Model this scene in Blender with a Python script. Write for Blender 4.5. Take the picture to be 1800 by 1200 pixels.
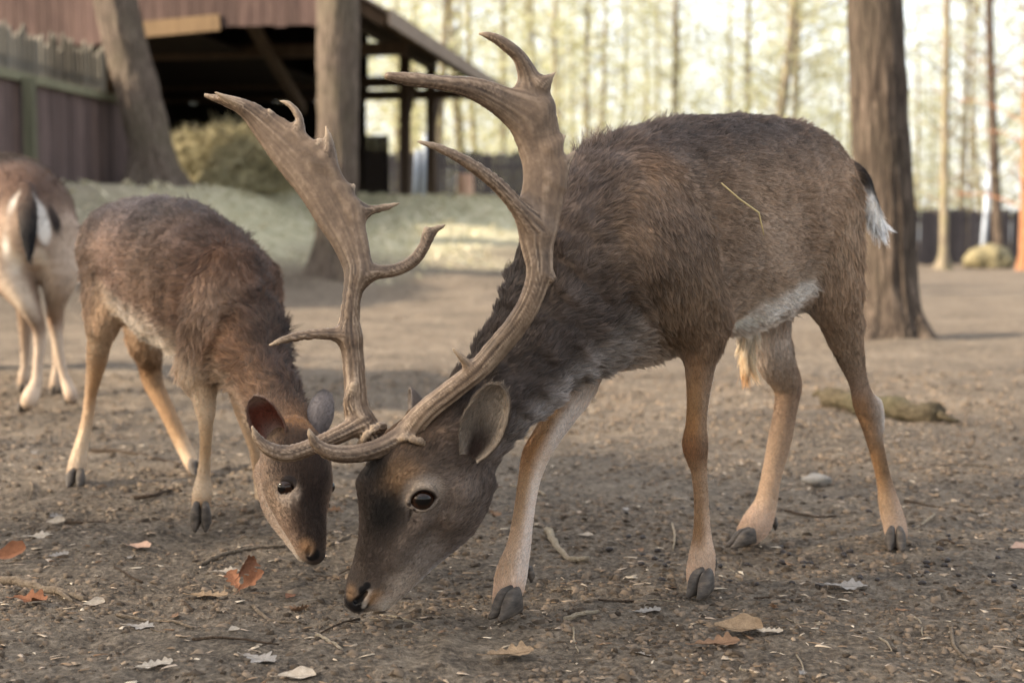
import bpy, bmesh, math, random, os
import numpy as np
from mathutils import Vector, Matrix
random.seed(7)
RNG = np.random.default_rng(11)
for _o in list(bpy.data.objects):
    bpy.data.objects.remove(_o)
SC = bpy.context.scene
COL = SC.collection
# ------------------------------------------------------------------ camera
CAMH = 0.65
TILT = math.atan(180.0 / 2500.0)          # horizon sits above the middle of the frame
cam = bpy.data.cameras.new('camera')
cam.sensor_width = 36.0
cam.lens = 50.0
cam.clip_start = 0.05
cam.clip_end = 600.0
cam.dof.use_dof = True
cam.dof.focus_distance = 2.45
cam.dof.aperture_fstop = 3.4
cam_ob = bpy.data.objects.new('camera', cam)
COL.objects.link(cam_ob)
cam_ob.location = (0, 0, CAMH)
cam_ob.rotation_euler = (math.pi / 2 - TILT, 0, 0)
SC.camera = cam_ob
# ------------------------------------------------------------------ sky and sun
SUN_EL = math.radians(28)
SUN_AZ = math.radians(-105)                # compass angle from +Y (view direction), clockwise: low from the left
world = bpy.data.worlds.new('World')
SC.world = world
world.use_nodes = True
wn = world.node_tree
wn.nodes.clear()
w_out = wn.nodes.new('ShaderNodeOutputWorld')
w_bg = wn.nodes.new('ShaderNodeBackground')
w_sky = wn.nodes.new('ShaderNodeTexSky')
w_sky.sky_type = 'NISHITA'
w_sky.sun_disc = False
w_sky.sun_elevation = SUN_EL
w_sky.sun_rotation = SUN_AZ
w_sky.air_density = 1.0
w_sky.dust_density = 4.0
w_sky.ozone_density = 1.0
w_bg.inputs['Strength'].default_value = 0.15
w_veil = wn.nodes.new('ShaderNodeMix')          # thin even cloud veil over the whole sky
w_veil.data_type = 'RGBA'
w_veil.inputs[0].default_value = 0.6
w_veil.inputs[7].default_value = (4.6, 4.6, 4.55, 1)
wn.links.new(w_sky.outputs[0], w_veil.inputs[6])
wn.links.new(w_veil.outputs[2], w_bg.inputs[0])
wn.links.new(w_bg.outputs[0], w_out.inputs[0])
sun = bpy.data.lights.new('sun', 'SUN')
sun.energy = 4.2
sun.angle = math.radians(1.5)
sun.color = (1.0, 0.84, 0.64)
sun_ob = bpy.data.objects.new('sun', sun)
COL.objects.link(sun_ob)
_sd = Vector((math.sin(SUN_AZ) * math.cos(SUN_EL), math.cos(SUN_AZ) * math.cos(SUN_EL), math.sin(SUN_EL)))
sun_ob.rotation_euler = _sd.to_track_quat('Z', 'Y').to_euler()
sun_ob.location = _sd * 30
vs = SC.view_settings
SC.display_settings.display_device = 'sRGB'
vs.view_transform = 'Standard'
vs.look = 'None'
vs.gamma = 1.0
vs.use_curve_mapping = False
vs.exposure = 1.65
SC.cycles.use_denoising = True
SC.cycles.max_bounces = 5
SC.cycles.diffuse_bounces = 3
SC.cycles.adaptive_threshold = 0.015
SC.cycles.transparent_max_bounces = 8
try:
    SC.cycles_curves.shape = 'RIBBONS'
except Exception:
    pass

# ------------------------------------------------------------------ helpers
SINT, COST = math.sin(TILT), math.cos(TILT)

def ray(px, py):
    a = (px - 900.0) / 2500.0
    b = (600.0 - py) / 2500.0
    return np.array([a, COST + b * SINT, -SINT + b * COST])

def at(px, py, d):
    """world point seen at photo pixel (px, py) at distance d along +Y"""
    r = ray(px, py)
    return np.array([0, 0, CAMH]) + r * (d / r[1])

def on_flat(px, py, z=0.0):
    r = ray(px, py)
    return np.array([0, 0, CAMH]) + r * ((z - CAMH) / r[2])

def lin(c):
    c = np.asarray(c, float) / 255.0
    return np.where(c <= 0.04045, c / 12.92, ((c + 0.055) / 1.055) ** 2.4)

def smooth(a, b, x):
    t = np.clip((x - a) / (b - a), 0, 1)
    return t * t * (3 - 2 * t)

def _hash(ix, iy, iz, seed):
    h = (ix.astype(np.int64) * 374761393 + iy.astype(np.int64) * 668265263 + iz.astype(np.int64) * 2147483647 + seed * 974634777)
    h = (h ^ (h >> 13)) * 1274126177
    h = h ^ (h >> 16)
    return (h & 0xFFFFFF).astype(np.float64) / 0xFFFFFF

def vnoise(p, freq, seed=0):
    """value noise, -1..1, vectorised"""
    q = np.asarray(p) * freq
    i = np.floor(q).astype(np.int64)
    f = q - i
    f = f * f * (3 - 2 * f)
    r = 0
    for dx in (0, 1):
        wx = f[..., 0] if dx else 1 - f[..., 0]
        for dy in (0, 1):
            wy = f[..., 1] if dy else 1 - f[..., 1]
            for dz in (0, 1):
                wz = f[..., 2] if dz else 1 - f[..., 2]
                r = r + wx * wy * wz * _hash(i[..., 0] + dx, i[..., 1] + dy, i[..., 2] + dz, seed)
    return r * 2 - 1

def new_mesh(name, V, F, smooth_shade=True):
    """V (n,3), F (m,3|4) int array or list of faces"""
    me = bpy.data.meshes.new(name)
    if isinstance(F, np.ndarray):
        n, k = F.shape
        me.vertices.add(len(V))
        me.vertices.foreach_set('co', np.ascontiguousarray(V, np.float32).ravel())
        me.loops.add(n * k)
        me.loops.foreach_set('vertex_index', np.ascontiguousarray(F, np.int32).ravel())
        me.polygons.add(n)
        me.polygons.foreach_set('loop_start', np.arange(0, n * k, k, dtype=np.int32))
        me.polygons.foreach_set('loop_total', np.full(n, k, np.int32))
        me.update(calc_edges=True)
    else:
        me.from_pydata([tuple(map(float, v)) for v in V], [], F)
        me.update()
    if smooth_shade:
        me.polygons.foreach_set('use_smooth', np.ones(len(me.polygons), bool))
    return me

def link(name, data, parent=None, mat=None, loc=None, local=False):
    ob = bpy.data.objects.new(name, data)
    COL.objects.link(ob)
    if parent is not None:
        ob.parent = parent
        if not local:                      # geometry is in world coordinates
            ob.matrix_parent_inverse = Matrix.Translation(-parent.location)
    if mat is not None and data is not None and not data.materials:
        data.materials.append(mat)
    if loc is not None:
        ob.location = loc
    return ob

def tag(ob, label=None, cat=None, group=None, kind=None):
    if label: ob['label'] = label
    if cat: ob['category'] = cat
    if group: ob['group'] = group
    if kind: ob['kind'] = kind
    return ob

def empty(name, loc, label, cat, group=None):
    ob = bpy.data.objects.new(name, None)
    COL.objects.link(ob)
    ob.location = loc
    ob.empty_display_size = 0.1
    return tag(ob, label, cat, group)

def color_attr(me, cols, name='Col'):
    a = me.attributes.new(name, 'FLOAT_COLOR', 'POINT')
    c = np.ones((len(cols), 4), np.float32)
    c[:, :3] = cols
    a.data.foreach_set('color', c.ravel())

def float_attr(me, vals, name):
    a = me.attributes.new(name, 'FLOAT', 'POINT')
    a.data.foreach_set('value', np.ascontiguousarray(vals, np.float32))

# ---- materials
class NT:
    def __init__(s, name, rough=0.8, spec=0.3):
        s.m = bpy.data.materials.new(name)
        s.m.use_nodes = True
        s.t = s.m.node_tree
        s.b = s.t.nodes['Principled BSDF']
        s.b.inputs['Roughness'].default_value = rough
        s.b.inputs['Specular IOR Level'].default_value = spec
        s._co = None
    def n(s, typ, **kw):
        x = s.t.nodes.new(typ)
        for k, v in kw.items():
            if k.startswith('i_'):
                x.inputs[k[2:].replace('_', ' ')].default_value = v
            else:
                setattr(x, k, v)
        return x
    def l(s, a, b):
        s.t.links.new(a, b)
    def co(s, scale=(1, 1, 1), kind='Object'):
        tc = s.n('ShaderNodeTexCoord')
        mp = s.n('ShaderNodeMapping')
        mp.inputs['Scale'].default_value = scale
        s.l(tc.outputs[kind], mp.inputs['Vector'])
        return mp.outputs[0]
    def noise(s, vec, scale, detail=4, rough=0.55, dist=0.0):
        x = s.n('ShaderNodeTexNoise')
        x.inputs['Scale'].default_value = scale
        x.inputs['Detail'].default_value = detail
        x.inputs['Roughness'].default_value = rough
        x.inputs['Distortion'].default_value = dist
        s.l(vec, x.inputs['Vector'])
        return x.outputs['Fac']
    def ramp(s, fac, stops):
        x = s.n('ShaderNodeValToRGB')
        e = x.color_ramp.elements
        while len(e) < len(stops):
            e.new(0.5)
        for el, (p, c) in zip(e, stops):
            el.position = p
            cc = lin(c) if len(np.shape(c)) else (c, c, c)
            el.color = (*[float(v) for v in cc], 1)
        s.l(fac, x.inputs[0])
        return x.outputs[0]
    def mix(s, fac, a, b, mode='MIX'):
        x = s.n('ShaderNodeMix', data_type='RGBA', blend_type=mode)
        for sock, v in ((x.inputs[0], fac), (x.inputs[6], a), (x.inputs[7], b)):
            if hasattr(v, 'is_linked') or hasattr(v, 'links'):
                s.l(v, sock)
            elif isinstance(v, (int, float)):
                sock.default_value = v
            else:
                sock.default_value = (*[float(q) for q in lin(v)], 1)
        return x.outputs[2]
    def bump(s, h, strength=0.4, dist=0.01):
        x = s.n('ShaderNodeBump')
        x.inputs['Strength'].default_value = strength
        x.inputs['Distance'].default_value = dist
        s.l(h, x.inputs['Height'])
        s.l(x.outputs[0], s.b.inputs['Normal'])
    def base(s, c):
        if hasattr(c, 'links'):
            s.l(c, s.b.inputs['Base Color'])
        else:
            s.b.inputs['Base Color'].default_value = (*[float(v) for v in lin(c)], 1)
        return s

def attr_mat(name, rough=0.8, spec=0.2, attr='Col', bump=None):
    t = NT(name, rough, spec)
    a = t.n('ShaderNodeAttribute', attribute_name=attr)
    t.l(a.outputs['Color'], t.b.inputs['Base Color'])
    if bump:
        t.bump(t.noise(t.co(), bump[0], 5, 0.6), bump[1], bump[2])
    return t.m

def solid(name, c, rough=0.7, spec=0.3):
    return NT(name, rough, spec).base(c).m

def catmull(P, n):
    P = np.asarray(P, float)
    if len(P) == 1:
        return P
    out = []
    Q = np.vstack([2 * P[0] - P[1], P, 2 * P[-1] - P[-2]])
    for i in range(1, len(Q) - 2):
        a, b, c, d = Q[i - 1:i + 3]
        for t in np.arange(n) / n:
            out.append(0.5 * (2 * b + (c - a) * t + (2 * a - 5 * b + 4 * c - d) * t * t + (3 * b - a - 3 * c + d) * t ** 3))
    out.append(P[-1])
    return np.array(out)

def tube(P, R, ns=8, cap=True, wob=0.0, rng=None):
    """simple tube along points, returns V, faces(list)"""
    P = np.asarray(P, float)
    n = len(P)
    R = np.broadcast_to(np.asarray(R, float), (n,))
    T = np.gradient(P, axis=0)
    T /= np.linalg.norm(T, axis=1)[:, None] + 1e-12
    ref = np.array([0, 0, 1.0]) if abs(T[0][2]) < 0.9 else np.array([1.0, 0, 0])
    V, F = [], []
    u = ref - T[0] * ref.dot(T[0])
    u /= np.linalg.norm(u)
    for i in range(n):
        u = u - T[i] * u.dot(T[i])
        u /= np.linalg.norm(u) + 1e-12
        w = np.cross(T[i], u)
        for k in range(ns):
            a = 2 * math.pi * k / ns
            r = R[i] * (1 + (wob * rng.uniform(-1, 1) if wob else 0))
            V.append(P[i] + r * (math.cos(a) * u + math.sin(a) * w))
    for i in range(n - 1):
        for k in range(ns):
            k2 = (k + 1) % ns
            F.append((i * ns + k, i * ns + k2, (i + 1) * ns + k2, (i + 1) * ns + k))
    if cap:
        F.append(tuple(range(ns))[::-1])
        F.append(tuple((n - 1) * ns + k for k in range(ns)))
    return V, F

class MB:
    """collects faces for one mesh"""
    def __init__(s):
        s.V, s.F = [], []
    def add(s, V, F):
        o = len(s.V)
        s.V.extend(list(V))
        s.F.extend([tuple(i + o for i in f) for f in F])
        return s
    def box(s, c, half, ax=None):
        c = np.asarray(c, float)
        ax = np.eye(3) if ax is None else np.asarray(ax, float)
        V = [c + sx * half[0] * ax[0] + sy * half[1] * ax[1] + sz * half[2] * ax[2] for sx in (-1, 1) for sy in (-1, 1) for sz in (-1, 1)]
        return s.add(V, [(0, 1, 3, 2), (4, 6, 7, 5), (0, 4, 5, 1), (2, 3, 7, 6), (0, 2, 6, 4), (1, 5, 7, 3)])
    def beam(s, a, b, w, h, up=(0, 0, 1)):
        a, b = np.asarray(a, float), np.asarray(b, float)
        t = b - a
        L = np.linalg.norm(t)
        t /= L
        up = np.asarray(up, float)
        sd = np.cross(t, up)
        sd /= np.linalg.norm(sd)
        u = np.cross(sd, t)
        return s.box((a + b) / 2, (L / 2, w / 2, h / 2), (t, sd, u))
    def mesh(s, name, sm=False):
        me = bpy.data.meshes.new(name)
        me.from_pydata([tuple(map(float, v)) for v in s.V], [], s.F)
        me.update()
        if sm:
            me.polygons.foreach_set('use_smooth', np.ones(len(me.polygons), bool))
        return me
    def build(s, name, mat, parent=None, sm=False):
        return link(name, s.mesh(name, sm), parent, mat)

# ------------------------------------------------------------------ animal engine: lofts -> distance field -> one skin
class Loft:
    def __init__(s, nodes, up, k=0.02, col=None, hair=0.012, flow=1, sub=5, op='add', lift=0.25, raw=False):
        # nodes: px, py, depth, half-width px (sideways), half-height px (along up)
        C, R = [], []
        for q in nodes:
            if raw:
                C.append(q[:3]); R.append(q[3:5])
            else:
                p = at(*q[:3])
                sc = np.linalg.norm(p - np.array([0, 0, CAMH])) / 2500.0
                C.append(p); R.append((q[3] * sc, q[4] * sc))
        n = len(nodes)
        col = col if col is not None else (120, 100, 80)
        cs = []
        for i in range(n):
            c = col[i] if isinstance(col, list) else col
            if np.ndim(c) == 1:
                c = (c, c, c)
            cs.append(np.concatenate([lin(x) for x in c]))
        hr = [hair[i] if isinstance(hair, (list, tuple)) else hair for i in range(n)]
        A = np.hstack([np.array(C), np.array(R), np.array(cs), np.array(hr)[:, None]])
        B = catmull(A, sub) if n > 1 else A
        B[:, 3:5] = np.maximum(B[:, 3:5], 0.0012)
        B[:, 5:14] = np.clip(B[:, 5:14], 0.001, 1)
        s.C, s.R, s.cols, s.hair = B[:, :3], B[:, 3:5], B[:, 5:14], B[:, 14]
        if n == 1:
            s.C = np.vstack([s.C, s.C + 1e-4]); s.R = np.vstack([s.R] * 2); s.cols = np.vstack([s.cols] * 2); s.hair = np.concatenate([s.hair] * 2)
        s.up = np.asarray(up, float)
        s.k, s.flow, s.op, s.lift = k, flow, op, lift
        T = np.gradient(s.C, axis=0)
        s.T = T / (np.linalg.norm(T, axis=1)[:, None] + 1e-12)
        s.arc = np.concatenate([[0], np.cumsum(np.linalg.norm(np.diff(s.C, axis=0), axis=1))])
    def seg_frame(s, i):
        ab = s.C[i + 1] - s.C[i]
        L = math.sqrt(ab.dot(ab) + 1e-12)
        tn = ab / L
        u = s.up - tn * s.up.dot(tn)
        u /= np.linalg.norm(u) + 1e-9
        return L, tn, u, np.cross(tn, u)
    def seg_core(s, i, L, pt, pu, pw, want=False):
        t = np.clip(pt / L, 0, 1)
        qt = pt - t * L
        (w0, h0), (w1, h1) = s.R[i], s.R[i + 1]
        f = pt.dtype.type
        rw = f(w0) + t * f(w1 - w0)
        rh = f(h0) + t * f(h1 - h0)
        irw, irh = 1 / rw, 1 / rh
        irl = np.maximum(irw, irh)
        a1, a2, a3 = pu * irh, pw * irw, qt * irl
        k0 = np.sqrt(a1 * a1 + a2 * a2 + a3 * a3)
        a1b, a2b, a3b = a1 * irh, a2 * irw, a3 * irl
        k1 = np.sqrt(a1b * a1b + a2b * a2b + a3b * a3b) + f(1e-9)
        d = k0 * (k0 - 1) / k1
        if not want:
            return d
        return d, t, a1 / (k0 + 1e-9), a2 / (k0 + 1e-9)
    def seg_grid(s, gx, gy, gz, i):
        L, tn, u, w = s.seg_frame(i)
        a = s.C[i]
        X, Y, Z = ((gx - a[0]).astype(np.float32)[:, None, None], (gy - a[1]).astype(np.float32)[None, :, None], (gz - a[2]).astype(np.float32)[None, None, :])
        dot = lambda v: (X * np.float32(v[0]) + Y * np.float32(v[1])) + Z * np.float32(v[2])
        return s.seg_core(i, np.float32(L), dot(tn), dot(u), dot(w))
    def seg_eval(s, P, i):
        L, tn, u, w = s.seg_frame(i)
        q = P - s.C[i]
        return s.seg_core(i, L, q @ tn, q @ u, q @ w, True)

class Animal:
    def __init__(s):
        s.lofts, s.spots, s.sat = [], [], 1.0
    def loft(s, *a, **k):
        L = Loft(*a, **k)
        s.lofts.append(L)
        return L
    def spot(s, px, py, d, r, color, soft=0.4, hair=None, wet=0.0, amount=1.0, stretch=None):
        if d is None:                     # mark lies on the side of the skin that faces the yard
            s.spots.append(((px, py), r, lin(color), soft, hair, wet, amount, stretch))
            return
        p = at(px, py, d)
        sc = np.linalg.norm(p - np.array([0, 0, CAMH])) / 2500.0
        s.spots.append((p, r * sc, lin(color), soft, hair, wet, amount, stretch))
    def field(s, lo, hi, h):
        N = np.ceil((hi - lo) / h).astype(int) + 1
        D = np.full(N, 0.5, np.float32)
        axs = [lo[i] + np.arange(N[i]) * h for i in range(3)]
        for L in s.lofts:
            mg = L.k + 3 * h
            rr = L.R.max(1)[:, None]
            i0 = np.floor(((L.C - rr).min(0) - mg - lo) / h).astype(int)
            i1 = np.ceil(((L.C + rr).max(0) + mg - lo) / h).astype(int) + 1
            i0, i1 = np.clip(i0, 0, N), np.clip(i1, 0, N)
            if (i1 - i0 <= 0).any():
                continue
            E = np.full(i1 - i0, 0.5, np.float32)
            for i in range(len(L.C) - 1):
                r = L.R[i:i + 2].max()
                a0 = np.clip(np.floor((L.C[i:i + 2].min(0) - r - mg - lo) / h).astype(int), i0, i1)
                a1 = np.clip(np.ceil((L.C[i:i + 2].max(0) + r + mg - lo) / h).astype(int) + 1, i0, i1)
                if (a1 - a0 <= 0).any():
                    continue
                d = L.seg_grid(*[axs[q][a0[q]:a1[q]] for q in range(3)], i)
                b0, b1 = a0 - i0, a1 - i0
                v = E[b0[0]:b1[0], b0[1]:b1[1], b0[2]:b1[2]]
                np.minimum(v, d, out=v)
            v = D[i0[0]:i1[0], i0[1]:i1[1], i0[2]:i1[2]]
            if L.op == 'add':
                hh = np.clip(0.5 + 0.5 * (v - E) / L.k, 0, 1)
                v[...] = v + (E - v) * hh - L.k * hh * (1 - hh)
            else:
                hh = np.clip(0.5 - 0.5 * (v + E) / L.k, 0, 1)
                v[...] = v + (-E - v) * hh + L.k * hh * (1 - hh)
        return D
    def skin(s, h, fine=None):
        """whole body at cell size h; fine = (lo, hi, h2): box (the head) meshed at a finer cell size"""
        lo = np.min([ (L.C - L.R.max(1)[:, None]).min(0) for L in s.lofts if L.op == 'add'], axis=0) - 4 * h
        hi = np.max([ (L.C + L.R.max(1)[:, None]).max(0) for L in s.lofts if L.op == 'add'], axis=0) + 4 * h
        V, Q = surface_nets(s.field(lo, hi, h), lo, h)
        V = relax(V, Q, 2)
        if fine:
            flo, fhi, h2 = np.array(fine[0], float), np.array(fine[1], float), fine[2]
            inside = lambda c: ((c > flo) & (c < fhi)).all(1)
            Q = Q[~inside(V[Q].mean(1))]
            W, R = surface_nets(s.field(flo - 6 * h2, fhi + 6 * h2, h2), flo - 6 * h2, h2)
            W = relax(W, R, 2)
            R = R[((W[R].mean(1) > flo - h * 0.6) & (W[R].mean(1) < fhi + h * 0.6)).all(1)]
            used = np.zeros(len(V), bool); used[Q] = True
            mp = np.cumsum(used) - 1
            V, Q = V[used], mp[Q]
            used = np.zeros(len(W), bool); used[R] = True
            mp = np.cumsum(used) - 1
            Q = np.vstack([Q, mp[R] + len(V)]); V = np.vstack([V, W[used]])
        s.V, s.Q = V, Q
        s.Nrm = vnormals(s.V, s.Q)
        s._attrs()
        return s
    def _attrs(s):
        V = s.V
        n = len(V)
        W = np.zeros(n); col = np.zeros((n, 3)); hair = np.zeros(n); fl = np.zeros((n, 3)); lift = np.zeros(n)
        s.near = np.full(n, 9.0); s.arc = np.zeros(n); s.ang = np.zeros(n); s.thick = np.zeros(n)
        for li, L in enumerate(s.lofts):
            if L.op != 'add':
                continue
            lo = L.C.min(0) - L.R.max() - 0.06
            hi = L.C.max(0) + L.R.max() + 0.06
            idx = np.where(((V > lo) & (V < hi)).all(1))[0]
            if not len(idx):
                continue
            P = V[idx]
            best = np.full(len(idx), 9.0)
            bc = np.zeros((len(idx), 3)); bh = np.zeros(len(idx)); bf = np.zeros((len(idx), 3)); ba = np.zeros(len(idx)); bg = np.zeros(len(idx)); bt = np.zeros(len(idx))
            for i in range(len(L.C) - 1):
                d, t, nu, nw = L.seg_eval(P, i)
                m = d < best
                if not m.any():
                    continue
                best[m] = d[m]
                tt = t[m, None]
                c = L.cols[i] + tt * (L.cols[i + 1] - L.cols[i])
                v = nu[m]
                top = np.clip((v - 0.25) / 0.6, 0, 1)[:, None]
                bot = np.clip((-v - 0.35) / 0.45, 0, 1)[:, None]
                bc[m] = c[:, 3:6] * (1 - top - bot).clip(0) + c[:, 0:3] * top + c[:, 6:9] * bot
                bh[m] = L.hair[i] + t[m] * (L.hair[i + 1] - L.hair[i])
                bf[m] = (L.T[i] + tt * (L.T[i + 1] - L.T[i])) * L.flow
                ba[m] = L.arc[i] + t[m] * (L.arc[i + 1] - L.arc[i])
                bg[m] = np.arctan2(nw[m], v)
                bt[m] = L.R[i].max()
            w = np.exp(-np.clip(best, -0.02, 0.2) / 0.010) + 1e-9
            W[idx] += w
            col[idx] += bc * w[:, None]; hair[idx] += bh * w; fl[idx] += bf * w[:, None]; lift[idx] += L.lift * w
            m = best < s.near[idx]
            s.near[idx[m]] = best[m]; s.arc[idx[m]] = ba[m] + li * 3.7; s.ang[idx[m]] = bg[m]; s.thick[idx[m]] = bt[m]
        W = np.maximum(W, 1e-9)
        s.col = col / W[:, None]; s.hair = hair / W; s.lift = lift / W
        s.flow = fl / (np.linalg.norm(fl, axis=1)[:, None] + 1e-9)
        s.wet = np.zeros(n)
        lum = s.col @ np.array([0.3, 0.6, 0.1])
        s.col = lum[:, None] + (s.col - lum[:, None]) * s.sat
        dv = V - np.array([0, 0, CAMH])
        dep = dv[:, 1] * COST - dv[:, 2] * SINT
        pu = 900 + 2500 * dv[:, 0] / dep; pv = 600 - 2500 * (dv[:, 1] * SINT + dv[:, 2] * COST) / dep
        for (p, r, c, soft, hr, wet, am, st) in s.spots:
            if len(p) == 2:
                dd = np.hypot(pu - p[0], pv - p[1])
                m = dd < max(9.0, dd.min() + 4)
                k = np.where(m)[0][np.argmin(V[m, 1])]
                p = V[k]; r = r * np.linalg.norm(dv[k]) / 2500.0
            q = V - p
            if st is not None:
                ax, f = np.asarray(st[:3], float), st[3]
                ax = ax / np.linalg.norm(ax)
                al = q @ ax
                q = q - np.outer(al, ax) * (1 - 1 / f)
            k = (1 - smooth(1 - soft, 1 + soft, np.linalg.norm(q, axis=1) / r)) * am
            s.col = s.col * (1 - k[:, None]) + c * k[:, None]
            if hr is not None:
                s.hair = s.hair * (1 - k) + hr * k
            s.wet = np.maximum(s.wet, wet * k)

def surface_nets(D, lo, h):
    S = D < 0
    c = [S[dx:S.shape[0] - 1 + dx, dy:S.shape[1] - 1 + dy, dz:S.shape[2] - 1 + dz] for dx in (0, 1) for dy in (0, 1) for dz in (0, 1)]
    anyc = c[0].copy(); allc = c[0].copy()
    for x in c[1:]:
        anyc |= x; allc &= x
    I = np.argwhere(anyc & ~allc)
    del c, anyc, allc
    ids = np.full(np.array(D.shape) - 1, -1, np.int32)
    ids[I[:, 0], I[:, 1], I[:, 2]] = np.arange(len(I))
    corners = [np.array((dx, dy, dz)) for dx in (0, 1) for dy in (0, 1) for dz in (0, 1)]
    vals = [D[I[:, 0] + q[0], I[:, 1] + q[1], I[:, 2] + q[2]].astype(np.float64) for q in corners]
    acc = np.zeros((len(I), 3)); cnt = np.zeros(len(I))
    for a in range(8):
        for b in range(a + 1, 8):
            if np.abs(corners[a] - corners[b]).sum() != 1:
                continue
            m = (vals[a] < 0) != (vals[b] < 0)
            t = vals[a][m] / (vals[a][m] - vals[b][m])
            acc[m] += corners[a] + t[:, None] * (corners[b] - corners[a])
            cnt[m] += 1
    V = lo + (I + acc / cnt[:, None]) * h
    quads = []
    for ax in range(3):
        sl0 = [slice(1, -1)] * 3; sl1 = [slice(1, -1)] * 3
        sl0[ax] = slice(0, -1); sl1[ax] = slice(1, None)
        A = S[tuple(sl0)]; B = S[tuple(sl1)]
        E = np.argwhere(A != B)
        sg = A[E[:, 0], E[:, 1], E[:, 2]]
        off = np.array([1, 1, 1]); off[ax] = 0
        E = E + off
        o1, o2 = (ax + 1) % 3, (ax + 2) % 3
        def cid(d1, d2):
            q = E.copy(); q[:, o1] -= d1; q[:, o2] -= d2
            return ids[q[:, 0], q[:, 1], q[:, 2]]
        Q = np.stack([cid(1, 1), cid(0, 1), cid(0, 0), cid(1, 0)], 1)
        Q[~sg] = Q[~sg][:, ::-1]
        quads.append(Q)
    Q = np.vstack(quads)
    return V, Q[(Q >= 0).all(1)]

def relax(V, Q, it, w=0.5):
    n = len(V)
    e = np.vstack([Q[:, [0, 1]], Q[:, [1, 2]], Q[:, [2, 3]], Q[:, [3, 0]]])
    deg = np.bincount(e[:, 0], minlength=n) + np.bincount(e[:, 1], minlength=n)
    for _ in range(it):
        S = np.stack([np.bincount(e[:, 0], V[e[:, 1], k], n) + np.bincount(e[:, 1], V[e[:, 0], k], n) for k in range(3)], 1)
        V = V + w * (S / np.maximum(deg, 1)[:, None] - V)
    return V

def vnormals(V, Q):
    fn = np.cross(V[Q[:, 2]] - V[Q[:, 0]], V[Q[:, 3]] - V[Q[:, 1]])
    N = np.zeros_like(V)
    for k in range(4):
        for a in range(3):
            N[:, a] += np.bincount(Q[:, k], fn[:, a], len(V))
    return N / (np.linalg.norm(N, axis=1)[:, None] + 1e-12)

MAT_HAIR = None
def hair_material():
    global MAT_HAIR
    if MAT_HAIR is None:
        t = NT('fur_hair', 0.62, 0.28)
        a = t.n('ShaderNodeAttribute', attribute_name='hcol')
        t.l(a.outputs['Color'], t.b.inputs['Base Color'])
        MAT_HAIR = t.m
    return MAT_HAIR

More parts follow.
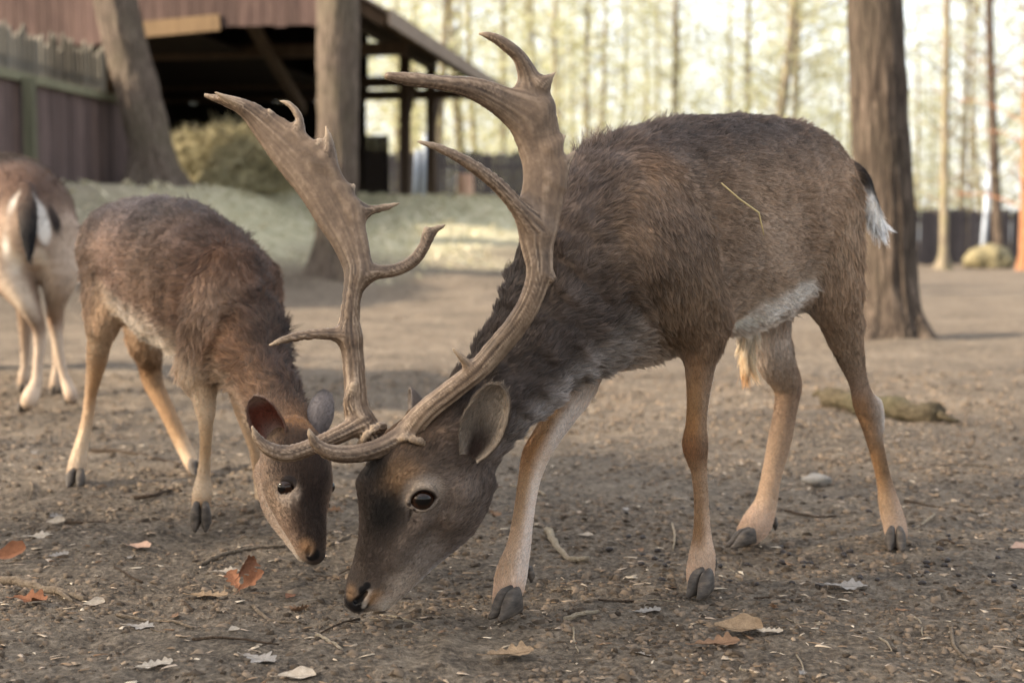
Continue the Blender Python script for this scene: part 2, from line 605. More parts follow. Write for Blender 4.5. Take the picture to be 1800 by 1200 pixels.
def fur(name, parent, V, Q, Nrm, col, hair, flow, lift, count, seed=1, K=5, rad=0.00042, clump=0.55, cell=0.016, messy=1.0, minlen=0.003, grav=0.25, var=0.22):
    """hair curves rooted on the skin, combed along the flow field and gathered in tufts"""
    rng = np.random.default_rng(seed)
    T = np.vstack([Q[:, [0, 1, 2]], Q[:, [0, 2, 3]]])
    hl = hair[T].mean(1)
    T = T[hl > minlen]
    ar = 0.5 * np.linalg.norm(np.cross(V[T[:, 1]] - V[T[:, 0]], V[T[:, 2]] - V[T[:, 0]]), axis=1)
    hm = hair[T].mean(1)
    ar = ar * np.clip(0.012 / hm, 0.55, 2.2)           # short hair stands denser
    f = rng.choice(len(T), count, p=ar / ar.sum())
    b = rng.random((count, 2))
    fl = b.sum(1) > 1
    b[fl] = 1 - b[fl]
    w = np.stack([1 - b.sum(1), b[:, 0], b[:, 1]], 1)
    tri = T[f]
    ip = lambda A: (A[tri] * (w[..., None] if A.ndim == 2 else w)).sum(1)
    P, N, C, H, F, Li = ip(V), ip(Nrm), ip(col), ip(hair), ip(flow), ip(lift)
    N /= np.linalg.norm(N, axis=1)[:, None] + 1e-9
    big = np.stack([vnoise(P, 17, 31 + seed + q) for q in range(3)], 1)
    mid = np.stack([vnoise(P, 55, 61 + seed + q) for q in range(3)], 1)
    shag = np.clip(H / 0.022, 0.25, 1.5)[:, None]
    D = F + messy * shag * (0.28 * big + 0.30 * mid) + np.array([0, 0, -grav]) * np.clip(H / 0.02, 0, 1.3)[:, None]
    D -= N * (D * N).sum(1)[:, None]
    D /= np.linalg.norm(D, axis=1)[:, None] + 1e-9
    lf = (Li + (0.20 * vnoise(P, 38, 91 + seed) + 0.22 * vnoise(P, 16, 95 + seed)) * shag[:, 0])[:, None].clip(0.06, 1.2)
    D0 = D + N * (lf * 1.3) + rng.normal(0, 0.10, P.shape)
    D0 /= np.linalg.norm(D0, axis=1)[:, None]
    H = H * (1 + 0.28 * vnoise(P, 24, 7 + seed)) * rng.uniform(0.65, 1.15, count)
    # tufts: every root is drawn towards the axis of its cell
    Pj = P + 0.35 * cell * np.stack([vnoise(P, 1 / cell * 0.7, 131 + seed + q) for q in range(3)], 1)
    cid = np.floor(Pj / cell).astype(np.int64)
    key = (cid[:, 0] * 73856093) ^ (cid[:, 1] * 19349663) ^ (cid[:, 2] * 83492791)
    _, inv = np.unique(key, return_inverse=True)
    m = inv.max() + 1
    cn = np.bincount(inv, minlength=m)
    cp = np.stack([np.bincount(inv, P[:, q], m) / cn for q in range(3)], 1)[inv]
    cd = np.stack([np.bincount(inv, D0[:, q], m) / cn for q in range(3)], 1)[inv]
    cb = rng.uniform(-1, 1, m)[inv]
    tuft_bend = np.stack([rng.normal(0, 1, m)[inv] for _ in range(3)], 1)
    cd = cd + 0.16 * messy * shag * tuft_bend
    t = np.linspace(0, 1, K)[None, :, None]
    curl = D[:, None, :] * t
    path = P[:, None, :] + H[:, None, None] * (D0[:, None, :] * (t - 0.35 * t * t) + 0.35 * D[:, None, :] * t * t - 0.14 * N[:, None, :] * t * t * lf[:, None, :] )
    guide = cp[:, None, :] + H[:, None, None] * (cd[:, None, :] * t)
    cl = (clump * np.clip(H / 0.02, 0.15, 1.15) * rng.uniform(0.5, 1.1, count))[:, None, None]
    X = path + (guide - path) * np.clip(cl * t ** 1.3, 0, 0.95)
    lm = C @ np.array([0.3, 0.6, 0.1])
    var = (var * (1 - 0.75 * smooth(0.22, 0.5, lm)))[:, None]
    C = C * (1 + var * cb[:, None] * np.clip(H / 0.02, 0.2, 1)[:, None] + rng.normal(0, 0.75, (count, 1)) * var + 0.10 * vnoise(P, 30, 17)[:, None] + 0.12 * vnoise(P, 9, 19)[:, None])
    warm = rng.normal(0, 0.05, count)
    C = np.clip(C * np.stack([1 + warm, np.ones(count), 1 - warm], 1), 0.004, 0.95)
    cu = bpy.data.hair_curves.new(name)
    cu.add_curves([K] * count)
    cu.attributes['position'].data.foreach_set('vector', np.ascontiguousarray(X, np.float32).ravel())
    R = np.broadcast_to((np.linspace(1, 0.12, K) ** 0.7)[None] * rad, (count, K)) * rng.uniform(0.75, 1.25, (count, 1))
    ra = cu.attributes.get('radius') or cu.attributes.new('radius', 'FLOAT', 'POINT')
    ra.data.foreach_set('value', np.ascontiguousarray(R, np.float32).ravel())
    ca = cu.attributes.new('hcol', 'FLOAT_COLOR', 'POINT')
    sh = np.linspace(0.5, 1.26, K)[None, :, None]                     # paler tips; roots also darkened to paint shadow between tufts
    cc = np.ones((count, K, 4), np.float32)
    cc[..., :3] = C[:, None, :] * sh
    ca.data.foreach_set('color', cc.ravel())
    return link(name, cu, parent, hair_material())

MAT_SKIN = None
def skin_material():
    global MAT_SKIN
    if MAT_SKIN is None:
        t = NT('hide', 0.85, 0.2)
        a = t.n('ShaderNodeAttribute', attribute_name='Col')
        t.l(a.outputs['Color'], t.b.inputs['Base Color'])
        wv = t.n('ShaderNodeAttribute', attribute_name='wet')
        mr = t.n('ShaderNodeMapRange')
        mr.inputs['To Min'].default_value = 0.85
        mr.inputs['To Max'].default_value = 0.28
        t.l(wv.outputs['Fac'], mr.inputs['Value'])
        t.l(mr.outputs[0], t.b.inputs['Roughness'])
        t.bump(t.noise(t.co(), 420, 3, 0.6), 0.35, 0.002)
        MAT_SKIN = t.m
    return MAT_SKIN

def body_object(an, parent, name='body'):
    me = new_mesh(name, an.V, an.Q)
    color_attr(me, an.col)
    float_attr(me, an.wet, 'wet')
    return link(name, me, parent, skin_material())

def frame_from(z, y_hint):
    z = np.asarray(z, float); z = z / np.linalg.norm(z)
    y = np.asarray(y_hint, float); y = y - z * y.dot(z); y /= np.linalg.norm(y)
    return np.stack([np.cross(y, z), y, z])          # rows x, y, z

MAT_EYE = None
def eye(parent, pos, r, look, name='eye', level=(0, 0, 1)):
    """dark glossy eyeball with an oval pupil and clear bulge"""
    global MAT_EYE
    if MAT_EYE is None:
        t = NT('wet_eye', 0.10, 0.35)
        a = t.n('ShaderNodeAttribute', attribute_name='Col')
        t.l(a.outputs['Color'], t.b.inputs['Base Color'])
        MAT_EYE = t.m
    bm = bmesh.new()
    bmesh.ops.create_uvsphere(bm, u_segments=32, v_segments=24, radius=1.0)
    me = bpy.data.meshes.new(name)
    bm.to_mesh(me); bm.free()
    n = len(me.vertices)
    v = np.zeros(n * 3); me.vertices.foreach_get('co', v); v = v.reshape(-1, 3)
    th = np.arccos(np.clip(v[:, 2], -1, 1))
    c = np.tile(lin((46, 30, 22)), (n, 1))
    pup = (v[:, 0] / 0.55) ** 2 + (v[:, 1] / 0.34) ** 2 < 1
    c[(th < 1.0)] = lin((40, 24, 15))
    c[pup & (v[:, 2] > 0)] = lin((9, 8, 9))
    c[th > 1.05] = lin((24, 17, 14))
    v = v * (1 + 0.10 * np.clip(1 - (th / 0.8) ** 2, 0, 1))[:, None]
    M = frame_from(look, level)
    w = (v * r) @ M + np.asarray(pos)
    me.vertices.foreach_set('co', w.astype(np.float32).ravel())
    me.polygons.foreach_set('use_smooth', np.ones(len(me.polygons), bool))
    color_attr(me, c)
    me.update()
    return link(name, me, parent, MAT_EYE)

MAT_EAR = None
def ear(parent, base, tip, face, width, cup=0.55, c_out=(105, 90, 78), c_in=(165, 152, 142), c_deep=(70, 55, 48), seed=3, hairs=2600, tipcol=(70, 60, 55), fold=0.35, hl=0.007):
    """cupped leaf-shaped ear; face = direction the opening looks"""
    base, tip = np.asarray(base, float), np.asarray(tip, float)
    ax = tip - base
    L = np.linalg.norm(ax)
    ax /= L
    fc = np.asarray(face, float); fc = fc - ax * fc.dot(ax); fc /= np.linalg.norm(fc)
    sd = np.cross(ax, fc)
    nu, nv = 26, 17
    V, Vc = [], []
    prof = lambda s: (0.42 + 0.58 * math.sin(min(1, s / 0.45) * math.pi / 2)) * (1 - max(0, (s - 0.35) / 0.65) ** 3.0) ** 0.62 if s < 1 else 0.0
    for layer in (0, 1):
        for i in range(nu):
            s = i / (nu - 1)
            w = width * max(prof(s), 0.02)
            for j in range(nv):
                v = -1 + 2 * j / (nv - 1)
                bend = cup * (1.25 - 0.75 * s)
                a = v * (0.6 + 1.6 * bend) * 0.9
                rr = w / max(math.sin((0.6 + 1.6 * bend) * 0.9), 0.6)
                y = rr * math.sin(a)
                z = -rr * math.cos(a) + rr * math.cos((0.6 + 1.6 * bend) * 0.9)
                if layer:
                    z -= 0.0022 * (1 - 0.5 * abs(v)) + 0.0008
                curve = 0.10 * L * (s ** 2)
                V.append(base + ax * (L * s) + sd * y + fc * (z + curve * 0.6))
                if layer:
                    c = lin(c_out) * (1 - smooth(0.75, 1.0, s)) + lin(tipcol) * smooth(0.75, 1.0, s)
                else:
                    ed = smooth(0.72, 0.98, max(abs(v), s))
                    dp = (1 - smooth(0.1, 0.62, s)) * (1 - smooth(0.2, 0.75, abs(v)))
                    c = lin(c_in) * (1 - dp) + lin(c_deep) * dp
                    c = c * (1 - 0.55 * ed) + lin(tipcol) * 0.55 * ed
                Vc.append(c)
    V, Vc = np.array(V), np.array(Vc)
    Q = []
    for i in range(nu - 1):
        for j in range(nv - 1):
            a = i * nv + j
            Q.append((a, a + 1, a + nv + 1, a + nv))
            o = nu * nv
            Q.append((o + a, o + a + nv, o + a + nv + 1, o + a + 1))
    o = nu * nv
    for i in range(nu - 1):
        for j, fl in ((0, 0), (nv - 1, 1)):
            a = i * nv + j
            q = (a, a + nv, o + a + nv, o + a)
            Q.append(q[::-1] if fl else q)
    Q = np.array(Q)
    N = vnormals(V, Q)
    # make sure outer layer normals point away from the opening
    if (N[o + (nu // 2) * nv + nv // 2] @ fc) > 0:
        Q = Q[:, ::-1]; N = -N
    me = new_mesh('ear', V, Q)
    color_attr(me, Vc)
    float_attr(me, np.zeros(len(V)), 'wet')
    ob = link('ear', me, parent, skin_material())
    n = len(V)
    flow = np.tile(ax, (n, 1))
    edge = np.tile(np.tile(np.abs(np.linspace(-1, 1, nv)), nu), 2)
    H = np.where(np.arange(n) < o, hl * 1.1, hl * 0.8) * (0.7 + 0.6 * edge)
    fur('fur', ob, V, Q, N, Vc, H, flow + 0.0, np.full(n, 0.3), hairs, seed=seed, K=4, rad=0.0003, clump=0.3, cell=0.008, grav=0.0, messy=0.7)
    return ob

def hoof(parent, toe, heel, top, halfw, inner, mat, name='hoof'):
    """one claw: a tapering wedge from the coronet down to a pointed toe (world points)"""
    toe, heel, top = (np.asarray(q, float) for q in (toe, heel, top))
    fw = toe - heel
    L = np.linalg.norm(fw); fw = fw / L
    upv = np.array([0, 0, 1.0]); upv = upv - fw * fw.dot(upv); upv /= np.linalg.norm(upv)
    sd = np.cross(fw, upv)
    Ht = (top - heel) @ upv
    V, F = [], []
    ns, nr = 14, 9
    for i in range(nr):
        s = i / (nr - 1)                      # heel -> toe along the sole
        w = halfw * (0.80 + 0.35 * math.sin(s * math.pi * 0.55)) * (1 - smooth(0.5, 1.05, s) * 0.80)
        h = Ht * (1 - 0.08 * s) * (1 - smooth(0.34, 1.05, s) * 0.84)
        for k in range(ns):
            a = 2 * math.pi * k / ns
            cx, cz = math.cos(a), math.sin(a)
            x = w * math.copysign(abs(cx) ** 0.7, cx)
            if x * inner > 0:
                x *= 0.72                      # flat inner face
            z = h * (0.5 + 0.5 * math.copysign(abs(cz) ** 0.75, cz))
            x *= 1.0 - 0.18 * (z / max(h, 1e-6)) 
            V.append(heel + fw * (L * s) + sd * x + upv * z)
    for i in range(nr - 1):
        for k in range(ns):
            k2 = (k + 1) % ns
            F.append((i * ns + k, i * ns + k2, (i + 1) * ns + k2, (i + 1) * ns + k))
    F.append(tuple(range(ns))[::-1])
    F.append(tuple((nr - 1) * ns + k for k in range(ns)))
    return link(name, new_mesh(name, V, F), parent, mat)

def foot(parent, toe_px, d, heading, length, height, spread, halfw, mat, pitch=0.0, base_z=None):
    """two claws of one cloven foot; toe_px = photo pixel of the toe tips"""
    toe = at(toe_px[0], toe_px[1], d)
    if base_z is not None:
        toe[2] = base_z
    h = np.array([heading[0], heading[1], 0.0]); h /= np.linalg.norm(h)
    sd = np.array([h[1], -h[0], 0.0])
    tilt = np.array([h[0] * math.cos(pitch), h[1] * math.cos(pitch), -math.sin(pitch)])
    up = np.array([h[0] * math.sin(pitch), h[1] * math.sin(pitch), math.cos(pitch)])
    for sgn in (-1, 1):
        t = toe + sd * sgn * spread + tilt * (0.0)
        he = toe - tilt * length + sd * sgn * spread * 0.62
        hoof(parent, t, he, he + up * height, halfw, -sgn if True else sgn, mat)
    return toe - tilt * length * 0.5 + up * height
# ------------------------------------------------------------------ the buck
HB = np.array([-0.69, -0.725, 0.0])        # heading of the buck's trunk
LB = np.array([0.725, -0.69, 0.0])         # its left side
ZUP = np.array([0, 0, 1.0])
HOOF = NT('hoof_horn', 0.6, 0.25)
HOOF.base(HOOF.ramp(HOOF.noise(HOOF.co((1, 1, 3)), 45, 5, 0.6), [(0.3, (48, 43, 39)), (0.55, (78, 71, 65)), (0.75, (112, 100, 88))]))
HOOF.bump(HOOF.noise(HOOF.co((1, 1, 4)), 90, 4), 0.3, 0.002)
HOOF = HOOF.m

def build_antler(lofts, parent, seed, h=0.0028):
    an = Animal()
    for nodes, kw in lofts:
        an.loft(nodes, (0, 1, 0.0), **dict(dict(k=0.012, sub=5, hair=0.0), **kw))
    an.skin(h)
    V, N = an.V, an.Nrm
    s, a = an.arc, an.ang
    q = np.stack([np.cos(a) * 2.2 + np.sin(a) * 0.4, np.sin(a) * 2.2, s * 3.0], 1)
    g = vnoise(q * 1.0, 3.2, seed) * 0.6 + vnoise(q, 7.5, seed + 1) * 0.4
    zfac = smooth(1.0, 0.45, V[:, 2])                  # the beam is ridged low down, the palm smoother
    amp = (0.0009 + 0.0014 * zfac) * (1 - 0.55 * smooth(0.022, 0.032, an.thick))
    fine = vnoise(V, 90, seed + 2) * 0.5 + vnoise(V, 260, seed + 3) * 0.5
    V2 = V + N * ((g * amp) + fine * 0.0004)[:, None]
    base = lin((132, 110, 90)); dark = lin((66, 52, 42)); pale = lin((178, 158, 136))
    f = np.clip(0.5 + 0.9 * g + 0.3 * fine, 0, 1)
    blot = smooth(-0.2, 0.6, vnoise(V, 14, seed + 5) * 0.6 + vnoise(V, 45, seed + 6) * 0.4)
    palm = smooth(0.022, 0.032, an.thick)
    f = f * (1 - 0.6 * palm) + 0.6 * palm * np.clip(0.62 + 0.36 * fine, 0, 1)
    c = dark + (base - dark) * f[:, None] ** 0.8
    c = c + (pale - c) * (0.55 * smooth(0.55, 1.0, f) * (1 - 0.5 * blot) * (1 - 0.5 * palm))[:, None]
    c = c * (1 - 0.30 * blot[:, None])
    tipk = smooth(0.009, 0.003, an.thick)[:, None]
    c = c * (1 - 0.6 * tipk) + lin((188, 166, 140)) * 0.6 * tipk
    me = new_mesh('antler', V2, an.Q)
    color_attr(me, np.clip(c, 0.01, 0.9))
    return link('antler', me, parent, attr_mat('antler_bone', 0.55, 0.35, bump=(260, 0.5, 0.0015)))

def burr_ring(cx, cy, d, r, tilt_axis, seed):
    """rough bone collar round the foot of an antler, as raw loft nodes"""
    c = at(cx, cy, d)
    ax = np.asarray(tilt_axis, float); ax /= np.linalg.norm(ax)
    u = np.cross(ax, (0.3, 0.9, 0.2)); u /= np.linalg.norm(u)
    w = np.cross(ax, u)
    rs = np.random.default_rng(seed)
    n = 26
    rad = rs.uniform(0.0035, 0.0078, n); off = rs.uniform(0.93, 1.05, n)
    pts = []
    for i in range(n + 1):
        k = i % n; a = 2 * math.pi * k / n
        pts.append((*(c + r * off[k] * (math.cos(a) * u + math.sin(a) * w)), rad[k], rad[k]))
    return pts, dict(raw=True, k=0.006, sub=2)

def lid_ring(an, px, py, d, rx, ry, nrm, col, th=4.5, roll=0.0, k=0.004):
    """skin fold round an eye: ring of nodes in the plane whose normal is nrm"""
    c = at(px, py, d)
    sc = np.linalg.norm(c - np.array([0, 0, CAMH])) / 2500.0
    M = frame_from(nrm, ZUP)
    pts = []
    for i in range(17):
        a = 2 * math.pi * i / 16
        x, y = rx * math.cos(a), ry * math.sin(a)
        x, y = x * math.cos(roll) - y * math.sin(roll), x * math.sin(roll) + y * math.cos(roll)
        p = c + sc * (x * M[0] + y * M[1])
        pts.append((*p, th * sc, th * sc))
    an.loft(pts, nrm, k=k, col=col, hair=0.002, raw=True, sub=2)

def build_buck():
    root = empty('fallow_deer', on_flat(1240, 1000), 'large brown buck with broad palmate antlers lowering its head to the ground', 'deer')
    A = Animal()
    A.sat = 0.98
    dors, side, low, bel = (84, 73, 68), (116, 96, 80), (140, 118, 100), (212, 203, 194)
    neckc, neckl, throat = (90, 78, 71), (97, 85, 78), (132, 122, 116)
    # trunk, chest to tail root (hair lies backwards)
    A.loft([(1012, 520, 2.49, 74, 100), (1078, 442, 2.565, 118, 186), (1195, 398, 2.71, 138, 184), (1300, 383, 2.855, 136, 175), (1375, 352, 2.97, 108, 138), (1420, 340, 3.045, 82, 106), (1450, 338, 3.09, 46, 64)],
           ZUP, k=0.03, hair=[0.020, 0.019, 0.016, 0.016, 0.018, 0.016, 0.013],
           col=[(neckc, neckl, (122, 110, 102)), (dors, (118, 98, 81), (134, 115, 97)), ((80, 69, 64), (126, 103, 83), (140, 117, 96)), ((78, 67, 62), (136, 112, 91), (176, 157, 138)), ((90, 75, 66), (144, 120, 99), (184, 165, 146)), ((100, 83, 70), (136, 112, 91), (172, 150, 130)), (95, 80, 70)], sub=5, lift=0.20)
    # near shoulder blade and upper arm, far one
    for pts in ([(1128, 330, 2.53, 40, 60), (1165, 420, 2.49, 56, 84), (1196, 505, 2.505, 58, 72), (1232, 570, 2.555, 44, 50)],
                [(1030, 350, 2.72, 40, 60), (1035, 440, 2.74, 52, 80), (1040, 520, 2.72, 54, 66), (1042, 600, 2.66, 44, 46)]):
        A.loft(pts, HB, k=0.07, hair=[0.016, 0.015, 0.016, 0.016], col=[side, (108, 90, 76), (114, 94, 76), (128, 106, 86)], lift=0.28)
    A.loft([(1425, 290, 2.955, 30, 26)], (0, -1, 0), k=0.05, hair=0.016, flow=1, col=(104, 86, 72))                # hip bone
    # breast
    A.loft([(1050, 560, 2.54, 60, 80), (1120, 570, 2.62, 70, 66), (1200, 560, 2.72, 80, 50)], ZUP, k=0.05, hair=0.022, col=[(neckl, (112, 97, 86), throat), ((110, 92, 78), (132, 112, 95), (176, 158, 142)), (side, low, (186, 168, 150))], lift=0.4)
    # neck from the poll to the trunk
    A.loft([(800, 772, 2.405, 62, 76), (868, 702, 2.43, 66, 80), (934, 625, 2.46, 74, 92), (1004, 535, 2.505, 92, 126), (1070, 450, 2.56, 104, 150)],
           (-0.55, -0.1, 0.6), k=0.05, hair=[0.012, 0.016, 0.018, 0.021, 0.020],
           col=[((78, 67, 60), (88, 76, 69), (118, 106, 98)), ((68, 59, 55), (80, 70, 65), throat), ((68, 59, 55), (80, 70, 65), throat), ((74, 65, 60), (86, 75, 69), (146, 136, 128)), (dors, (104, 88, 77), (150, 136, 124))], lift=0.26)
    # head
    fn = np.array([-0.78, -0.45, 0.42])
    A.loft([(630, 1052, 2.362, 25, 24), (644, 1036, 2.366, 33, 37), (660, 1012, 2.370, 37, 47), (690, 962, 2.378, 46, 63), (718, 898, 2.39, 62, 92), (742, 840, 2.40, 72, 104), (775, 790, 2.41, 66, 88), (812, 752, 2.415, 58, 66)],
           fn, k=0.02, hair=[0.004, 0.004, 0.006, 0.007, 0.008, 0.010, 0.014, 0.02],
           col=[(72, 64, 60), ((80, 70, 63), (92, 80, 71), (165, 140, 115)), ((84, 72, 63), (95, 82, 73), (150, 135, 122)), ((80, 67, 58), (98, 85, 76), (150, 142, 138)), ((74, 60, 51), (102, 89, 79), (140, 132, 128)), ((80, 64, 52), (98, 84, 74), (112, 100, 92)), ((96, 72, 52), (92, 78, 68), (104, 90, 82)), ((92, 74, 60), (88, 76, 68), (94, 82, 76))], lift=0.16)
    # cheek and lower jaw
    A.loft([(672, 1056, 2.368, 17, 13), (694, 1030, 2.372, 24, 22), (738, 972, 2.385, 34, 34), (790, 905, 2.395, 50, 52), (826, 845, 2.405, 48, 50)], fn, k=0.02, hair=[0.004, 0.006, 0.008, 0.010, 0.014], flow=1,
           col=[(206, 196, 184), ((140, 112, 88), (158, 140, 124), (170, 160, 152)), ((98, 85, 76), (104, 92, 83), (168, 162, 160)), (99, 86, 78), (92, 80, 73)], lift=0.16)
    # brow over the near and far eye
    A.loft([(715, 850, 2.335, 14, 16), (742, 838, 2.335, 15, 16), (770, 850, 2.345, 14, 16)], (0, -1, 0.3), k=0.02, hair=0.006, col=(100, 84, 70), lift=0.2)
    A.loft([(742, 916, 2.332, 9, 9), (712, 952, 2.337, 9, 9), (690, 985, 2.342, 7, 7)], (0, -1, 0), k=0.022, hair=0.006, flow=-1, col=(112, 97, 86), lift=0.16)
    A.loft([(812, 872, 2.352, 26, 30), (796, 900, 2.352, 24, 26)], (0, -1, 0), k=0.035, hair=0.010, flow=-1, col=(104, 91, 82), lift=0.18)
    A.loft([(644, 850, 2.352, 12, 14), (664, 905, 2.352, 9, 11), (650, 965, 2.352, 8, 10)], fn, k=0.03, hair=0.007, flow=-1, col=(60, 49, 42), lift=0.2)
    # eye socket, nostril and mouth slit are cut in
    en = np.array([0.14, -0.97, -0.06])
    A.loft([(729, 879, 2.316, 15, 14), (742, 876, 2.310, 20, 18), (755, 873, 2.314, 15, 14)], (0, -1, 0), k=0.004, op='sub', hair=0)
    A.loft([(744, 850, 2.326, 14, 8)], (0, -1, 0.2), k=0.02, hair=0.005, col=(120, 100, 84))                       # brow
    lid_ring(A, 742, 876, 2.3245, 25, 20, en, (64, 50, 43), th=3.6, roll=0.22, k=0.003)
    A.loft([(717, 884, 2.326, 3, 3), (724, 868, 2.318, 5, 5), (738, 856, 2.314, 6.5, 6), (755, 857, 2.315, 6, 5.5), (767, 870, 2.323, 4, 4)], en, k=0.004, hair=0.004, col=(66, 53, 45), lift=0.35)  # upper lid
    A.loft([(724, 893, 2.326, 3, 3), (720, 906, 2.329, 2.6, 3), (718, 918, 2.333, 1.5, 2)], (0, -1, 0), k=0.003, op='sub', hair=0)                     # tear duct
    A.loft([(624, 1056, 2.343, 6, 4), (634, 1050, 2.338, 6, 4.5), (644, 1040, 2.336, 4, 3.5)], (0, -1, 0.3), k=0.003, op='sub', hair=0)            # nostril
    A.loft([(636, 1080, 2.36, 5, 3), (650, 1066, 2.338, 5, 2.2), (660, 1050, 2.334, 5, 2), (668, 1034, 2.336, 4, 1.4)], (0.85, 0, 0.5), k=0.003, op='sub', hair=0)  # mouth
    # pedicles
    A.loft([(732, 815, 2.385, 22, 22), (722, 784, 2.368, 22, 21)], (0, 1, 0), k=0.015, hair=0.008, col=(70, 56, 46))
    A.loft([(690, 815, 2.43, 22, 22), (662, 778, 2.438, 20, 20)], (0, 1, 0), k=0.015, hair=0.008, col=(64, 52, 44))
    # legs (top to hoof)
    leg, orange, pale, lowc = (142, 113, 88), (160, 112, 66), (205, 190, 178), (186, 160, 138)
    A.loft([(1236, 555, 2.555, 46, 52), (1232, 622, 2.56, 27, 33), (1227, 702, 2.565, 18, 21), (1224, 745, 2.57, 17, 19), (1222, 780, 2.575, 21.5, 23.5), (1225, 806, 2.58, 17, 19), (1229, 830, 2.582, 13, 14.5), (1233, 885, 2.585, 12, 13.5), (1234, 940, 2.59, 15, 17), (1234, 978, 2.59, 22, 24), (1231, 1008, 2.59, 23, 25), (1231, 1026, 2.585, 20, 24)], HB, k=0.03,
           hair=[0.020, 0.013, 0.008, 0.007, 0.007, 0.006, 0.006, 0.006, 0.007, 0.008, 0.007, 0.004],
           col=[(120, 98, 80), ((140, 108, 80), (134, 110, 90), pale), ((152, 116, 80), (142, 118, 96), pale), ((156, 114, 74), (140, 114, 90), (180, 158, 138)), ((138, 98, 66), (126, 99, 77), (160, 138, 118)), ((140, 108, 80), (138, 110, 86), (164, 142, 120)), ((146, 116, 88), (150, 124, 100), (170, 148, 126)), ((146, 116, 88), (166, 140, 116), (182, 160, 140)), ((140, 110, 82), lowc, lowc), lowc, (192, 164, 142), (160, 138, 120)], lift=0.14)
    A.loft([(1040, 600, 2.66, 44, 50), (1005, 690, 2.60, 32, 34), (968, 755, 2.55, 23, 26), (942, 800, 2.525, 23, 25), (930, 845, 2.51, 18, 20), (921, 900, 2.495, 17, 19), (912, 958, 2.48, 19, 22), (900, 1005, 2.465, 25, 28), (894, 1035, 2.455, 25, 27), (888, 1056, 2.45, 22, 24)], HB, k=0.03,
           hair=[0.022, 0.014, 0.009, 0.007, 0.006, 0.006, 0.007, 0.009, 0.007, 0.004],
           col=[(140, 118, 100), ((150, 118, 86), pale, pale), ((160, 124, 88), pale, pale), ((158, 116, 76), (196, 176, 158), pale), ((176, 140, 104), (206, 190, 176), pale), ((180, 148, 116), (206, 190, 178), pale), ((190, 160, 132), (204, 188, 176), pale), ((190, 160, 132), (206, 188, 174), pale), (196, 166, 142), (168, 142, 122)], lift=0.14)
    # thighs and hind legs
    A.loft([(1432, 352, 2.985, 66, 88), (1446, 430, 2.93, 56, 88), (1466, 505, 2.915, 44, 66), (1480, 565, 2.94, 34, 42), (1497, 630, 2.97, 20, 26), (1510, 675, 2.985, 15, 18), (1520, 710, 2.99, 18, 21), (1534, 760, 2.995, 14, 16), (1552, 835, 3.005, 11.5, 13), (1562, 882, 3.01, 16, 18), (1571, 915, 3.01, 18, 21), (1576, 938, 3.005, 18, 20)], HB, k=0.045,
           hair=[0.024, 0.024, 0.020, 0.016, 0.010, 0.007, 0.007, 0.006, 0.006, 0.007, 0.007, 0.004],
           col=[(126, 105, 85), (136, 113, 91), (140, 116, 94), ((140, 118, 98), (148, 126, 106), (144, 120, 98)), (142, 120, 100), ((140, 116, 98), (132, 110, 92), (150, 128, 110)), ((140, 104, 70), (128, 102, 80), (205, 195, 185)), ((146, 112, 80), (126, 100, 76), (206, 192, 180)), ((146, 114, 82), (140, 112, 86), (190, 165, 140)), ((176, 148, 120), lowc, lowc), lowc, (165, 140, 120)], lift=0.16)
    A.loft([(1538, 712, 3.0, 12, 13), (1545, 728, 3.0, 8, 9), (1546, 750, 3.0, 6, 7)], HB, k=0.02, hair=0.006, col=(206, 196, 186))      # point of the hock
    A.loft([(1352, 420, 3.08, 62, 80), (1342, 520, 3.06, 50, 66), (1350, 590, 3.07, 38, 46), (1368, 640, 3.10, 27, 36), (1384, 676, 3.12, 22, 29), (1382, 712, 3.115, 19, 22), (1370, 777, 3.10, 19, 21), (1355, 841, 3.08, 16, 18), (1346, 884, 3.065, 18, 20), (1332, 916, 3.055, 24, 27), (1318, 935, 3.045, 22, 24)], HB, k=0.03,
           hair=[0.02, 0.02, 0.018, 0.014, 0.01, 0.008, 0.006, 0.006, 0.008, 0.009, 0.005],
           col=[(130, 110, 94), (150, 132, 118), ((190, 176, 164), (196, 182, 170), (118, 94, 74)), ((172, 152, 134), (168, 148, 130), (112, 88, 66)), ((160, 134, 110), (150, 126, 106), (128, 100, 74)), (148, 122, 100), (168, 142, 118), (184, 156, 130), (192, 164, 138), (196, 168, 146), (172, 146, 124)], lift=0.16)
    # flank fold and belly
    A.loft([(1290, 520, 2.87, 90, 62), (1350, 505, 2.93, 84, 50), (1408, 488, 2.98, 60, 40)], ZUP, k=0.05, hair=0.022, col=[(low, (160, 142, 126), bel), ((140, 120, 104), (178, 162, 150), bel), ((130, 110, 94), (178, 162, 150), bel)])
    # tail
    A.loft([(1472, 290, 3.07, 15, 16), (1500, 300, 3.06, 13, 14), (1520, 325, 3.06, 13, 13), (1530, 355, 3.06, 14, 13), (1538, 386, 3.06, 12, 11), (1553, 405, 3.055, 5, 6)], (0.8, 0, 0.6), k=0.02,
           hair=[0.012, 0.014, 0.018, 0.024, 0.030, 0.032], col=[((60, 52, 50), (70, 60, 56), (150, 135, 122)), ((26, 24, 26), (30, 28, 30), (235, 228, 220)), ((24, 23, 26), (60, 57, 58), (238, 232, 224)), ((40, 38, 40), (226, 220, 212), (240, 234, 226)), (240, 234, 228), (242, 236, 230)], lift=0.12)
    # coat marks
    S = A.spot
    S(645, 860, None, 40, (52, 42, 36), 0.7, amount=0.8)
    S(650, 812, None, 34, (44, 35, 30), 0.7, amount=0.85)
    S(690, 840, None, 30, (128, 98, 68), 0.9, amount=0.6)
    S(715, 830, None, 26, (118, 92, 68), 0.9, amount=0.5)
